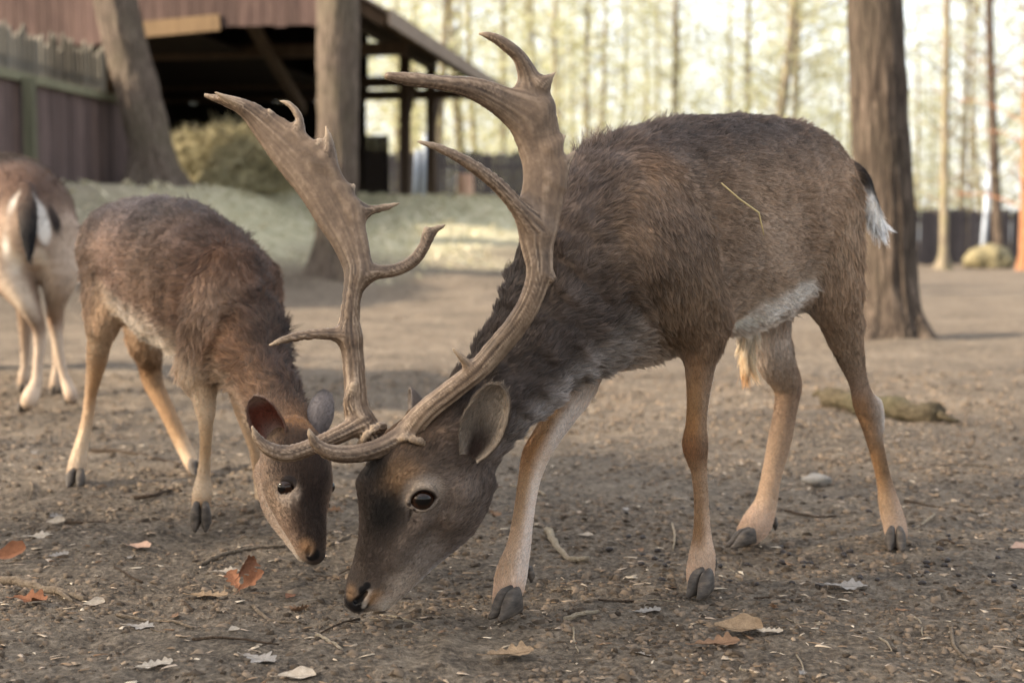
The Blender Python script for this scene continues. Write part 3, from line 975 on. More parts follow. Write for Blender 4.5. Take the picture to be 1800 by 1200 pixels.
    S(645, 960, None, 40, (66, 55, 48), 0.8, amount=0.7, stretch=(-0.2, 0, -1, 1.6))       # bridge of the nose
    S(700, 960, None, 40, (88, 75, 66), 0.9, amount=0.6)
    S(790, 930, None, 60, (118, 104, 95), 0.9, amount=0.5)
    S(745, 990, None, 34, (150, 138, 128), 0.9, amount=0.55)                               # paler jaw line
    S(715, 1030, None, 26, (160, 146, 132), 0.8, amount=0.7)
    S(666, 905, None, 34, (22, 19, 17), 0.75, stretch=(-0.3, 0, -1, 1.3), amount=0.95)
    S(650, 815, None, 30, (30, 25, 22), 0.7, amount=0.8)     # dark blaze between the eyes
    S(742, 877, None, 33, (156, 141, 127), 0.3, hair=0.0045, stretch=(0.8, 0, 0.45, 1.12))  # pale spectacles
    S(742, 878, None, 22, (40, 31, 28), 0.16, hair=0.0, wet=0.4, stretch=(0.95, 0, 0.2, 1.2))
    for q in ((724, 894), (722, 904), (720, 914)):
        S(q[0], q[1], None, 5, (46, 37, 33), 0.4, hair=0.001)
    for q in ((604, 1057, 13), (616, 1063, 16), (628, 1068, 16), (635, 1056, 14), (643, 1046, 10), (648, 1036, 7)):
        S(q[0], q[1], None, q[2], (24, 22, 23), 0.22, hair=0.0, wet=1.0)                   # wet nose
    S(607, 1040, None, 12, (128, 100, 74), 0.7, hair=0.003, amount=0.8)
    for q in ((643, 1074), (646, 1069), (648, 1064), (650, 1059), (652, 1053), (654, 1047)):
        S(q[0], q[1], None, 4.5, (196, 184, 172), 0.5, hair=0.003, amount=0.5)                          # pale lip edge
    S(666, 1056, None, 14, (146, 114, 84), 0.6, hair=0.004, amount=0.85)
    S(676, 1068, None, 12, (186, 172, 158), 0.9, hair=0.005, amount=0.6)
    A.spot(1150, 318, 2.52, 40, (150, 112, 78), 0.9, amount=0.45)
    A.spot(1010, 690, 2.42, 26, (176, 168, 164), 0.6, amount=0.85, stretch=(1, 0, 0.9, 4.5))
    A.spot(1140, 640, 2.60, 60, (200, 186, 172), 0.6, amount=0.7)
    for bx, by, br in ((1300, 575, 34), (1335, 562, 36), (1372, 545, 32), (1405, 528, 26), (1425, 514, 16)):
        A.spot(bx, by, None, br, (226, 219, 211), 0.45, amount=0.9)
    A.spot(1360, 450, None, 95, (164, 145, 128), 0.9, amount=0.7)
    A.spot(1235, 430, 2.60, 90, (104, 86, 72), 0.9, amount=0.5)
    A.skin(0.0044, fine=((-0.345, 2.18, -0.03), (-0.055, 2.56, 0.44), 0.0019))
    ruf = smooth(0.55, 0.95, A.Nrm[:, 2]) * (A.hair > 0.014) * np.clip(vnoise(A.V, 15, 44) + 0.5 * vnoise(A.V, 33, 45), 0, 1)
    A.hair *= 1 + 0.9 * ruf
    A.lift += 0.55 * ruf
    coat = smooth(0.010, 0.015, A.hair)
    spine = catmull(np.array([at(800, 772, 2.405), at(868, 702, 2.43), at(934, 625, 2.46), at(1004, 535, 2.505), at(1075, 450, 2.57)]), 4)
    dn = np.min(np.linalg.norm(A.V[:, None, :] - spine[None, :, :], axis=2), axis=1)
    wool = (1 - smooth(0.10, 0.19, dn)) * smooth(0.011, 0.015, A.hair)                 # crimped wool of the neck
    ax = np.array([0.62, 0.25, 0.74]) / np.linalg.norm([0.62, 0.25, 0.74])
    al = A.V @ ax
    rip = vnoise(np.stack([al * 2.4, A.V[:, 1] * 0.8, (A.V[:, 0] - A.V[:, 2]) * 0.8], 1), 26, 57)
    A.V = A.V + A.Nrm * ((0.0075 * wool * rip) + coat * 0.0035 * vnoise(A.V * np.array([1, 1, 1.5]), 17, 58) + coat * 0.0020 * vnoise(A.V, 40, 59))[:, None]
    A.Nrm = vnormals(A.V, A.Q)
    A.lift += 0.30 * wool * rip
    A.col *= (1 - 0.20 * wool * (0.6 - rip))[:, None]
    patch = vnoise(A.V, 7, 51) * 0.6 + vnoise(A.V, 19, 52) * 0.4                    # uneven winter coat
    A.lift += coat * 0.18 * vnoise(A.V * np.array([1, 1, 1.6]), 26, 53)
    A.col *= (1.06 + coat * (0.14 + 0.30 * patch))[:, None]
    body = body_object(A, root)
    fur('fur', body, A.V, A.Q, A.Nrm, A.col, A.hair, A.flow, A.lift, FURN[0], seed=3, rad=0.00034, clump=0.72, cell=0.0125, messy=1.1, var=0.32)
    # a straw caught in the coat
    dirv = A.V - np.array([0, 0, CAMH])
    dep = dirv[:, 1] * COST - dirv[:, 2] * SINT
    pu = 900 + 2500 * dirv[:, 0] / dep; pv = 600 - 2500 * (dirv[:, 1] * SINT + dirv[:, 2] * COST) / dep
    pts = []
    for (px, py) in ((1268, 322), (1300, 350), (1334, 374), (1338, 392), (1343, 413)):
        m = np.hypot(pu - px, pv - py) < 8
        pts.append(at(px, py, A.V[m, 1].min() - 0.016 if m.any() else 2.7))
    V, F = tube(pts, [0.0013, 0.0016, 0.0016, 0.0014, 0.0010], 6)
    tag(MB().add(V, F).build('straw', solid('straw_stalk', (206, 184, 132), 0.6), None, True), 'bent yellow straw stuck to the fur of the buck\'s flank', 'straw')
    # tuft at the belly
    T = Animal()
    T.loft([(1318, 570, 2.93, 10, 14), (1312, 620, 2.93, 8, 10), (1309, 650, 2.93, 3, 4)], HB, k=0.01, hair=[0.03, 0.05, 0.05], col=[(225, 214, 198), (222, 196, 160), (190, 132, 76)], lift=0.05)
    T.skin(0.004)
    tf = body_object(T, root, 'belly_tuft')
    fur('fur', tf, T.V, T.Q, T.Nrm, T.col, T.hair, T.flow, T.lift, 1800, seed=8, rad=0.0005, clump=0.6, cell=0.02)
    # eyes
    eye(root, at(742, 874, 2.3375), 0.0235, en)
    eye(root, at(681, 878, 2.440), 0.020, (-0.75, 0.6, 0.1))
    # ears
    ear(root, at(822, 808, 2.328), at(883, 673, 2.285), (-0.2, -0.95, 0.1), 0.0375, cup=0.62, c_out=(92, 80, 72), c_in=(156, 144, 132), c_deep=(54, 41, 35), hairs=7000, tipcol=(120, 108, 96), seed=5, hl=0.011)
    ear(root, at(722, 760, 2.455), at(724, 692, 2.56), (-0.9, 0.2, 0.2), 0.038, c_out=(92, 80, 72), hairs=2200, seed=6)
    # antlers
    def thick_of(an):
        pass
    Lb = [([(716, 784, 2.37, 22, 22), (722, 756, 2.362, 22, 20), (750, 722, 2.355, 20, 20), (800, 682, 2.35, 19, 19), (840, 650, 2.345, 19, 19), (880, 605, 2.34, 20, 18), (912, 565, 2.335, 20, 18), (936, 520, 2.33, 20, 17), (948, 472, 2.33, 23, 16), (944, 421, 2.335, 31, 14), (950, 370, 2.34, 37, 12), (957, 300, 2.345, 38, 10), (945, 238, 2.35, 40, 9), (934, 188, 2.355, 40, 8.5), (928, 160, 2.36, 34, 8)], {}),
          ([(712, 764, 2.362, 19, 20), (668, 787, 2.345, 17, 17), (622, 798, 2.33, 16, 16), (585, 796, 2.315, 14, 14), (560, 784, 2.308, 10.5, 10.5), (548, 768, 2.304, 7, 7), (542, 754, 2.302, 2.5, 2.5)], {}),
          ([(950, 412, 2.336, 20, 13), (915, 370, 2.325, 15, 13), (880, 330, 2.315, 13, 12), (840, 298, 2.305, 11.5, 11), (800, 274, 2.30, 9, 9), (765, 258, 2.295, 7, 7), (735, 249, 2.29, 3, 3)], dict(k=0.02)),
          ([(945, 215, 2.352, 34, 9), (892, 184, 2.345, 28, 12), (835, 157, 2.335, 20, 13), (775, 146, 2.325, 13, 12), (721, 140, 2.315, 12.5, 11), (682, 134, 2.31, 7.5, 7)], dict(k=0.02)),
          ([(935, 150, 2.36, 22, 9), (916, 105, 2.355, 13, 11), (890, 80, 2.35, 11, 10), (865, 65, 2.346, 8, 8), (842, 59, 2.344, 3, 3)], dict(k=0.02)),
          ([(952, 150, 2.36, 14, 8), (962, 140, 2.36, 8, 6), (977, 127, 2.36, 2, 2)], {}),
          ([(968, 262, 2.348, 12, 7), (981, 251, 2.35, 6, 5), (993, 239, 2.352, 1.8, 1.8)], {}),
          ([(975, 320, 2.345, 20, 8), (994, 290, 2.35, 9, 6), (1010, 266, 2.355, 3, 3)], {}),
          ([(834, 655, 2.345, 9, 9), (815, 632, 2.335, 7, 7), (797, 613, 2.33, 3, 3)], {}),
          ([(955, 480, 2.33, 12, 11), (968, 488, 2.328, 9, 9)], dict(col=(190, 172, 160)))]
    Rb = [([(662, 778, 2.44, 20, 20), (644, 750, 2.44, 21, 20), (628, 715, 2.445, 20, 19), (624, 670, 2.45, 19, 18), (621, 630, 2.455, 19, 18), (615, 579, 2.46, 18, 17), (618, 530, 2.465, 16, 16), (624, 496, 2.47, 19, 15), (628, 468, 2.475, 25, 14), (614, 420, 2.485, 33, 12), (593, 374, 2.495, 41, 10), (560, 320, 2.505, 42, 9), (516, 268, 2.515, 40, 8), (473, 226, 2.525, 29, 8), (432, 192, 2.53, 15, 9), (396, 178, 2.535, 9, 8), (361, 168, 2.54, 4, 4)], {}),
          ([(640, 742, 2.438, 18, 18), (600, 762, 2.42, 16, 16), (560, 780, 2.405, 14.5, 14), (510, 797, 2.39, 14.5, 14), (475, 790, 2.38, 12, 12), (453, 770, 2.375, 8, 8), (444, 750, 2.372, 3, 3)], {}),
          ([(634, 486, 2.472, 16, 13), (660, 479, 2.48, 12.5, 12), (694, 475, 2.49, 11, 11), (725, 460, 2.50, 10.5, 10), (744, 436, 2.505, 10, 9), (753, 415, 2.51, 9, 8), (766, 403, 2.512, 6, 6), (781, 396, 2.515, 3, 3)], dict(k=0.018)),
          ([(752, 416, 2.51, 7, 7), (748, 402, 2.51, 4, 4)], {}),
          ([(622, 374, 2.495, 22, 9), (650, 370, 2.50, 9, 8), (680, 364, 2.505, 6, 6), (704, 357, 2.508, 1.8, 1.8)], dict(k=0.018)),
          ([(602, 340, 2.50, 14, 7), (616, 332, 2.502, 6, 5), (623, 325, 2.503, 2, 2)], {}),
          ([(572, 290, 2.51, 18, 7), (580, 266, 2.512, 9, 7), (578, 244, 2.514, 6, 6), (573, 222, 2.516, 2, 2)], dict(k=0.02)),
          ([(520, 240, 2.52, 16, 7), (527, 214, 2.522, 8, 7), (519, 195, 2.524, 6.5, 6), (506, 182, 2.526, 5, 5), (491, 177, 2.527, 2, 2)], dict(k=0.009)),
          ([(545, 268, 2.512, 12, 6), (556, 256, 2.513, 5, 5), (560, 247, 2.514, 2, 2)], {}),
          ([(470, 208, 2.525, 10, 6), (476, 198, 2.525, 4, 4), (474, 193, 2.525, 1.8, 1.8)], dict(k=0.006)),
          ([(452, 202, 2.528, 8, 6), (456, 192, 2.528, 3, 3)], dict(k=0.006)),
          ([(448, 196, 2.53, 9, 6), (410, 178, 2.525, 6, 6), (379, 163, 2.52, 2.5, 2.5)], {}),
          ([(618, 594, 2.458, 16, 15), (590, 588, 2.452, 11.5, 11), (556, 587, 2.445, 9, 9), (520, 592, 2.44, 8, 8), (496, 598, 2.436, 6.5, 6.5), (474, 606, 2.433, 2.5, 2.5)], dict(k=0.018)),
          ([(622, 728, 2.44, 15, 14), (613, 704, 2.432, 9, 9), (622, 676, 2.428, 3.5, 3.5)], {})]
    Lb.append(burr_ring(724, 783, 2.356, 0.0265, (0.2, 0.55, 0.85), 4))
    Rb.append(burr_ring(655, 768, 2.436, 0.0255, (-0.7, 0.4, 0.7), 6))
    for lst, sd in ((Lb, 3), (Rb, 9)):
        build_antler(lst, root, sd)
    # hooves
    for (px, py, d, hd, ln, ht, sp, hw, pitch) in (
            (1216, 1052, None, (-0.62, -0.78), 0.053, 0.046, 0.0112, 0.0134, 0.10),
            (868, 1089, None, (-0.70, -0.72), 0.056, 0.047, 0.0112, 0.0138, 0.10),
            (1280, 962, None, (-0.95, -0.45), 0.062, 0.034, 0.0092, 0.0134, 0.10),
            (1574, 968, None, (-0.25, -0.97), 0.050, 0.042, 0.0112, 0.0134, 0.10)):
        g = on_flat(px, py, 0.004)
        foot(root, (px, py), g[1], hd, ln, ht, sp, hw, HOOF, pitch, base_z=0.002)
    for (px, py, d) in ((930, 1012, 2.49), (1252, 992, 2.62), (1360, 922, 3.08)):      # dew claws
        p = at(px, py, d)
        an = MB(); V, F = tube([p + (0, 0, .016), p + (0.004, 0.004, 0), p + (0.004, 0.0, -.012)], [0.006, 0.007, 0.002], 8)
        an.add(V, F).build('dew_claw', HOOF, root, True)
    return root
# ------------------------------------------------------------------ the young deer beside the buck
HD = np.array([0.555, -0.83, 0.0])
def build_young():
    root = empty('fallow_deer', on_flat(260, 880), 'young antlerless deer with shaggy reddish neck grazing nose to nose with the buck', 'deer')
    A = Animal()
    A.sat = 0.95
    top, sid, lo, bel = (88, 76, 74), (124, 100, 86), (170, 142, 116), (222, 208, 192)
    red, redd = (118, 84, 60), (70, 52, 42)
    A.loft([(428, 585, 3.18, 56, 74), (392, 532, 3.30, 84, 118), (342, 494, 3.45, 98, 124), (285, 464, 3.60, 92, 112), (225, 440, 3.80, 74, 84), (190, 440, 3.92, 52, 62)], ZUP, k=0.03,
           hair=[0.028, 0.026, 0.022, 0.020, 0.019, 0.016],
           col=[((86, 62, 48), red, (170, 140, 115)), ((84, 62, 50), (112, 84, 66), (190, 165, 140)), ((84, 70, 64), (122, 98, 82), bel), ((82, 74, 76), sid, bel), (top, (116, 96, 84), bel), ((100, 84, 76), (130, 108, 92), (190, 170, 150))], lift=0.24)
    for pts in ([(388, 470, 3.18, 34, 44), (372, 550, 3.12, 44, 56), (360, 610, 3.13, 40, 46), (350, 650, 3.14, 30, 33)],
                [(452, 490, 3.38, 30, 42), (450, 560, 3.40, 36, 50), (440, 640, 3.38, 26, 30)]):
        A.loft(pts, HD, k=0.06, hair=0.024, col=[(112, 84, 66)] + [(138, 112, 92)] * (len(pts) - 2) + [(190, 164, 136)], lift=0.3)
    # neck
    A.loft([(505, 762, 2.72, 44, 48), (482, 708, 2.84, 44, 52), (456, 652, 2.98, 50, 62), (430, 590, 3.14, 60, 76)], (0.6, -0.2, 0.7), k=0.05, hair=[0.012, 0.022, 0.028, 0.030],
           col=[((110, 80, 56), (120, 94, 74), (170, 150, 130)), (redd, (122, 92, 68), (160, 136, 114)), (redd, (112, 82, 60), (160, 134, 110)), ((72, 54, 44), (112, 82, 60), (150, 122, 98))], lift=0.42)
    # head
    fn = np.array([0.42, -0.86, 0.28])
    A.loft([(552, 974, 2.552, 20, 18), (547, 960, 2.556, 26, 23), (540, 933, 2.566, 33, 30), (529, 893, 2.585, 45, 42), (523, 848, 2.61, 60, 54), (518, 806, 2.635, 58, 54), (514, 775, 2.665, 42, 42)], fn, k=0.02,
           hair=[0.002, 0.004, 0.006, 0.007, 0.008, 0.009, 0.010],
           col=[(60, 50, 45), ((70, 56, 48), (150, 122, 98), (200, 184, 166)), ((84, 64, 52), (140, 114, 94), (205, 190, 176)), ((78, 60, 50), (136, 112, 94), (205, 192, 178)), ((60, 46, 39), (146, 122, 102), (200, 186, 170)), ((70, 52, 40), (142, 118, 98), (190, 172, 154)), ((122, 90, 62), (126, 102, 82), (160, 138, 118))], lift=0.16)
    A.loft([(534, 975, 2.575, 11, 9), (516, 942, 2.60, 18, 16), (492, 892, 2.64, 28, 28), (482, 832, 2.68, 34, 36)], fn, k=0.025, hair=0.006, flow=1, col=[(205, 190, 172), (190, 166, 144), (168, 142, 120), (158, 132, 110)])
    A.loft([(508, 884, 2.572, 6, 6), (520, 915, 2.560, 6, 6), (530, 942, 2.553, 5, 5)], (0, -1, 0), k=0.014, hair=0.006, flow=-1, col=(128, 104, 86))     # cheek bone
    A.loft([(503, 838, 2.568, 10, 7)], (0, -1, 0.2), k=0.014, hair=0.006, col=(132, 108, 90))                                                        # brow
    e1 = np.array([-0.60, -0.78, -0.08]); e2 = np.array([0.93, 0.05, 0.15])
    A.loft([(499, 860, 2.556, 10, 10), (504, 856, 2.551, 12, 11.5), (508, 858, 2.553, 9, 9)], (0, -1, 0), k=0.003, op='sub', hair=0)
    lid_ring(A, 503, 858, 2.5665, 14, 13, e1, (62, 49, 42), th=2.8, roll=-0.3, k=0.0025)
    A.loft([(489, 857, 2.572, 2.5, 2.5), (494, 847, 2.562, 4, 4), (503, 843, 2.557, 4.5, 4), (512, 848, 2.556, 4, 3.6), (518, 858, 2.562, 2.5, 2.5)], e1, k=0.003, hair=0.004, col=(64, 51, 44), lift=0.35)
    A.loft([(513, 872, 2.560, 2.4, 2.4), (517, 882, 2.558, 1.6, 2)], (0, -1, 0), k=0.003, op='sub', hair=0)
    A.loft([(541, 972, 2.535, 4.5, 3), (545, 963, 2.531, 4, 3)], (0, -1, 0), k=0.0025, op='sub', hair=0)            # nostrils
    A.loft([(566, 972, 2.533, 4, 3), (563, 964, 2.530, 4, 3)], (0, -1, 0), k=0.0025, op='sub', hair=0)
    A.loft([(548, 988, 2.55, 4, 2), (534, 974, 2.548, 4, 1.8), (526, 958, 2.553, 3, 1.4)], (-0.8, 0, 0.5), k=0.0025, op='sub', hair=0)   # mouth
    # legs
    tan, dk, lw = (192, 162, 130), (150, 116, 84), (206, 182, 154)
    A.loft([(208, 470, 3.74, 56, 74), (186, 540, 3.70, 34, 48), (176, 590, 3.72, 20, 26), (170, 636, 3.76, 16, 19), (160, 690, 3.76, 10, 12), (154, 735, 3.755, 9.5, 11), (145, 775, 3.75, 10.5, 12), (138, 808, 3.75, 14, 16), (132, 832, 3.745, 14, 15)], HD, k=0.035, hair=[0.024, 0.02, 0.014, 0.009, 0.007, 0.006, 0.007, 0.008, 0.004],
           col=[(124, 102, 86), ((170, 140, 112), (150, 124, 102), lw), (198, 170, 140), ((170, 134, 98), (180, 150, 118), lw), ((160, 122, 84), tan, lw), tan, lw, (212, 190, 164), (190, 164, 138)], lift=0.16)
    A.loft([(268, 520, 3.95, 46, 58), (258, 590, 3.98, 32, 40), (262, 636, 4.03, 20, 24), (270, 676, 4.03, 16, 18), (290, 715, 4.01, 13.5, 15), (315, 768, 3.99, 12.5, 14), (333, 806, 3.97, 12, 14), (343, 822, 3.965, 13, 14)], HD, k=0.035, hair=[0.022, 0.018, 0.012, 0.008, 0.006, 0.006, 0.006, 0.004],
           col=[(140, 118, 98), (165, 138, 112), (140, 108, 78), (150, 118, 86), (168, 134, 100), (182, 150, 116), lw, (185, 160, 134)], lift=0.16)
    A.loft([(350, 640, 3.14, 34, 36), (356, 680, 3.12, 22, 26), (361, 718, 3.115, 17, 19), (362, 745, 3.115, 12, 13), (361, 790, 3.13, 9.5, 10.5), (358, 835, 3.15, 11, 12), (356, 862, 3.155, 16, 17), (353, 888, 3.155, 15, 17), (352, 904, 3.15, 13, 14)], HD, k=0.035, hair=[0.02, 0.012, 0.008, 0.006, 0.006, 0.007, 0.008, 0.006, 0.004],
           col=[(200, 176, 150), ((190, 160, 128), (206, 182, 156), lw), (206, 180, 150), (198, 168, 134), (190, 158, 122), lw, lw, ((170, 130, 90), (190, 160, 128), lw), (110, 88, 70)], lift=0.14)
    A.loft([(440, 650, 3.36, 26, 30), (425, 700, 3.34, 17, 20), (436, 745, 3.33, 14, 15), (448, 790, 3.33, 10, 11), (456, 840, 3.34, 10, 11), (462, 862, 3.34, 14, 15), (464, 882, 3.335, 13, 14)], HD, k=0.035, hair=[0.02, 0.01, 0.007, 0.006, 0.006, 0.006, 0.004],
           col=[(150, 122, 98), (176, 148, 120), (196, 168, 140), tan, tan, lw, (170, 146, 120)], lift=0.14)
    # belly, flank
    A.loft([(345, 575, 3.46, 62, 44), (285, 545, 3.60, 62, 40), (222, 510, 3.76, 48, 36)], ZUP, k=0.05, hair=0.022, col=[(lo, (190, 166, 142), bel), (lo, (196, 174, 150), bel), (lo, (190, 166, 142), bel)])
    # tail
    A.loft([(176, 415, 3.97, 12, 13), (160, 430, 4.02, 10, 11), (152, 470, 4.03, 8, 9), (150, 500, 4.03, 5, 5)], (-0.6, 0.3, 0.5), k=0.02, hair=[0.014, 0.02, 0.028, 0.03], col=[(80, 70, 66), ((28, 26, 28), (60, 54, 52), (235, 226, 216)), ((28, 26, 28), (150, 140, 132), (238, 230, 220)), (220, 212, 204)], lift=0.15)
    # coat marks
    S = A.spot
    S(556, 890, None, 30, (50, 40, 35), 0.7, stretch=(0.12, 0, -1, 2.2), amount=0.9)
    S(555, 830, None, 40, (54, 42, 36), 0.7, amount=0.9)
    S(530, 800, None, 36, (66, 50, 40), 0.9, amount=0.7)
    S(562, 930, None, 20, (58, 47, 41), 0.8, amount=0.8)
    S(475, 880, None, 30, (170, 146, 124), 0.8, amount=0.6)
    S(503, 860, None, 20, (168, 150, 134), 0.4, hair=0.005)
    S(504, 857, None, 14.5, (38, 30, 27), 0.13, hair=0.0, wet=0.4)
    for q in ((512, 872), (515, 879), (517, 887)):
        S(q[0], q[1], None, 5, (62, 50, 44), 0.5, hair=0.001, amount=0.8)
    for q in ((548, 972, 10), (556, 968, 11), (562, 975, 10), (552, 981, 8)):
        S(q[0], q[1], None, q[2], (22, 20, 21), 0.22, hair=0.0, wet=1.0)
    S(530, 962, None, 12, (168, 130, 96), 0.7, amount=0.8)
    A.spot(522, 748, 2.66, 30, (150, 106, 66), 0.7, amount=0.75)
    A.spot(492, 640, 3.0, 40, (54, 42, 36), 0.8, amount=0.75, stretch=(0.3, 0, -1, 2.5))
    A.spot(420, 500, 3.2, 34, (60, 44, 34), 0.8, amount=0.6)
    A.spot(180, 470, 3.75, 30, (84, 70, 62), 0.8, amount=0.6, stretch=(0, 0, 1, 2.2))
    A.spot(405, 470, 3.16, 60, (92, 64, 46), 0.8, amount=0.6)
    A.spot(215, 540, 3.66, 45, (196, 168, 140), 0.6, amount=0.7)
    A.spot(285, 640, 3.5, 80, bel, 0.5, amount=0.8)
    A.skin(0.0052, fine=((-0.50, 2.46, -0.03), (-0.285, 2.76, 0.34), 0.0021))
    coat = smooth(0.012, 0.018, A.hair)
    patch = vnoise(A.V, 9, 71) * 0.6 + vnoise(A.V, 22, 72) * 0.4
    A.col *= (0.97 + coat * 0.6 * patch)[:, None]
    A.lift += coat * 0.2 * vnoise(A.V, 24, 73)
    A.V = A.V + A.Nrm * (coat * (0.006 * vnoise(A.V, 15, 74) + 0.004 * vnoise(A.V, 34, 75)))[:, None]
    A.Nrm = vnormals(A.V, A.Q)
    body = body_object(A, root)
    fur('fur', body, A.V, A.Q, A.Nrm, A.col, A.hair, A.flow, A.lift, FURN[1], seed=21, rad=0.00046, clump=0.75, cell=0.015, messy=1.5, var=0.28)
    eye(root, at(506, 854, 2.5705), 0.0210, e1)
    eye(root, at(572, 856, 2.63), 0.0165, e2)
    ear(root, at(488, 794, 2.615), at(448, 694, 2.60), (-0.15, -0.97, 0.0), 0.033, cup=0.6, c_out=(120, 92, 74), c_in=(104, 56, 43), c_deep=(140, 122, 112), hairs=3200, tipcol=(170, 152, 138), seed=12)  # red inner colour paints the glow of light coming through the ear
    ear(root, at(562, 768, 2.70), at(566, 684, 2.75), (0.35, 0.85, 0.0), 0.030, cup=0.55, c_out=(116, 108, 106), c_in=(160, 140, 128), hairs=2200, tipcol=(60, 54, 52), seed=13)
    for (px, py, hd, ln, ht, sp, hw, z) in ((128, 858, (0.05, -1), 0.055, 0.040, 0.014, 0.0145, 0.002), (352, 936, (0.1, -1), 0.05, 0.05, 0.011, 0.0145, 0.003), (352, 836, (0.5, -0.86), 0.052, 0.038, 0.013, 0.0145, 0.002), (474, 905, (0.5, -0.86), 0.052, 0.038, 0.013, 0.0145, 0.002)):
        g = on_flat(px, py, z)
        foot(root, (px, py), g[1], hd, ln, ht, sp, hw, HOOF, 0.5 if px == 352 and py == 936 else 0.12, base_z=z)
    return root

# ------------------------------------------------------------------ the deer seen from behind at the frame's edge
HR = np.array([-0.16, 0.985, 0.0])
def build_rear():
    root = empty('fallow_deer', on_flat(75, 715), 'deer seen from behind with black tail and white rump stripes, partly cut off', 'deer')
    A = Animal()
    A.sat = 0.85
    rmp, cream = (120, 98, 82), (168, 146, 126)
    A.loft([(-20, 430, 6.75, 50, 75), (0, 398, 6.45, 84, 112), (14, 392, 6.1, 92, 112), (30, 388, 5.75, 88, 104), (45, 396, 5.45, 80, 94), (48, 402, 5.32, 56, 70)], ZUP, k=0.03, hair=[0.03, 0.028, 0.026, 0.026, 0.022, 0.016], flow=1,
           col=[(90, 76, 66), ((70, 58, 52), (104, 88, 76), cream), ((70, 58, 52), (110, 93, 80), cream), ((68, 54, 46), (118, 99, 86), cream), ((92, 66, 50), (140, 114, 94), (176, 152, 130)), ((90, 66, 52), (160, 136, 116), (176, 152, 130))], lift=0.3)
    A.loft([(-20, 420, 6.7, 44, 66), (-45, 470, 7.0, 36, 50), (-62, 560, 7.2, 30, 40), (-70, 620, 7.3, 28, 34)], (0, 0, 1), k=0.05, hair=0.024, flow=-1, col=(108, 88, 74), lift=0.3)
    A.loft([(-66, 600, 7.25, 28, 34), (-74, 650, 7.42, 22, 26), (-80, 680, 7.5, 14, 15)], (0, 1, 0), k=0.03, hair=0.008, flow=-1, col=(110, 90, 76))
    tan, lw = (150, 126, 104), (178, 156, 134)
    # hind legs
    A.loft([(102, 420, 5.42, 40, 66), (106, 480, 5.38, 30, 48), (100, 525, 5.40, 17, 26), (96, 560, 5.43, 12, 16), (100, 592, 5.44, 10, 12), (106, 632, 5.44, 8, 9), (114, 664, 5.44, 8, 9), (122, 686, 5.43, 11, 12), (126, 698, 5.42, 11, 12)], HR, k=0.04, hair=[0.02, 0.016, 0.012, 0.009, 0.007, 0.006, 0.006, 0.006, 0.004],
           col=[((150, 124, 104), (176, 152, 132), cream), ((180, 156, 136), (190, 168, 146), cream), tan, (140, 112, 90), ((130, 104, 84), (168, 148, 130), lw), ((130, 104, 84), lw, lw), lw, lw, (150, 128, 108)], lift=0.16)
    A.loft([(0, 420, 5.40, 44, 66), (20, 480, 5.34, 34, 50), (46, 530, 5.30, 20, 30), (66, 570, 5.31, 12, 16), (70, 600, 5.32, 10, 12), (67, 640, 5.32, 8.5, 9.5), (64, 672, 5.31, 10, 11), (55, 694, 5.29, 14, 14), (50, 706, 5.27, 13, 13)], HR, k=0.04, hair=[0.02, 0.016, 0.012, 0.009, 0.007, 0.006, 0.006, 0.006, 0.004],
           col=[((130, 106, 88), (150, 126, 106), cream), ((140, 112, 90), (150, 124, 102), cream), ((120, 96, 78), (140, 116, 96), (186, 166, 144)), (130, 106, 86), ((140, 116, 96), (180, 160, 142), lw), ((160, 136, 116), lw, lw), lw, (190, 166, 142), (170, 146, 122)], lift=0.16)
    # front legs
    for xs in ((42, 6.15), (98, 6.0)):
        x, d = xs
        g = at(x, 560, d); fz = on_flat(x, 420 + 0.65 * 2500 / d)
        A.loft([(x - 8, 470, d, 24, 34), (x, 530, d, 14, 18), (x + 2, 585, d, 10, 11), (x + 2, 640, d, 7, 8), (x, 420 + 0.65 * 2500 / d - 26, d, 9, 10), (x - 1, 420 + 0.65 * 2500 / d - 12, d, 10, 11)], HR, k=0.04, hair=[0.018, 0.01, 0.007, 0.006, 0.006, 0.004], col=[(140, 116, 96), (150, 124, 100), tan, lw, lw, (150, 126, 104)])
    # tail hanging down the middle
    A.loft([(46, 330, 5.27, 13, 12), (48, 365, 5.20, 17, 10), (50, 405, 5.17, 15, 9), (51, 440, 5.17, 8, 7), (51, 458, 5.17, 4, 4)], (0, -1, 0), k=0.015, hair=[0.014, 0.02, 0.024, 0.026, 0.026], col=[(60, 48, 42), (24, 22, 24), (22, 21, 24), (26, 25, 28), (40, 38, 40)], lift=0.1)
    for sg in (-1, 1):
        cx = 49 + sg * 28
        A.spot(cx, 395, 5.23, 12, (232, 226, 218), 0.3, stretch=(-0.2 * sg, 0, 1, 4.4))
        A.spot(49 + sg * 49, 376, 5.27, 12, (30, 27, 28), 0.35, stretch=(-0.1 * sg, 0, 1, 2.9))
        A.spot(48 + sg * 18, 452, 5.25, 13, (222, 208, 190), 0.5, stretch=(-0.35 * sg, 0, 1, 2.4), amount=0.8)
    A.spot(48, 320, 5.35, 80, (72, 54, 44), 0.6, amount=0.75)
    A.skin(0.0085)
    body = body_object(A, root)
    fur('fur', body, A.V, A.Q, A.Nrm, A.col, A.hair, A.flow, A.lift, FURN[2], seed=33, rad=0.0008, clump=0.6, cell=0.022)
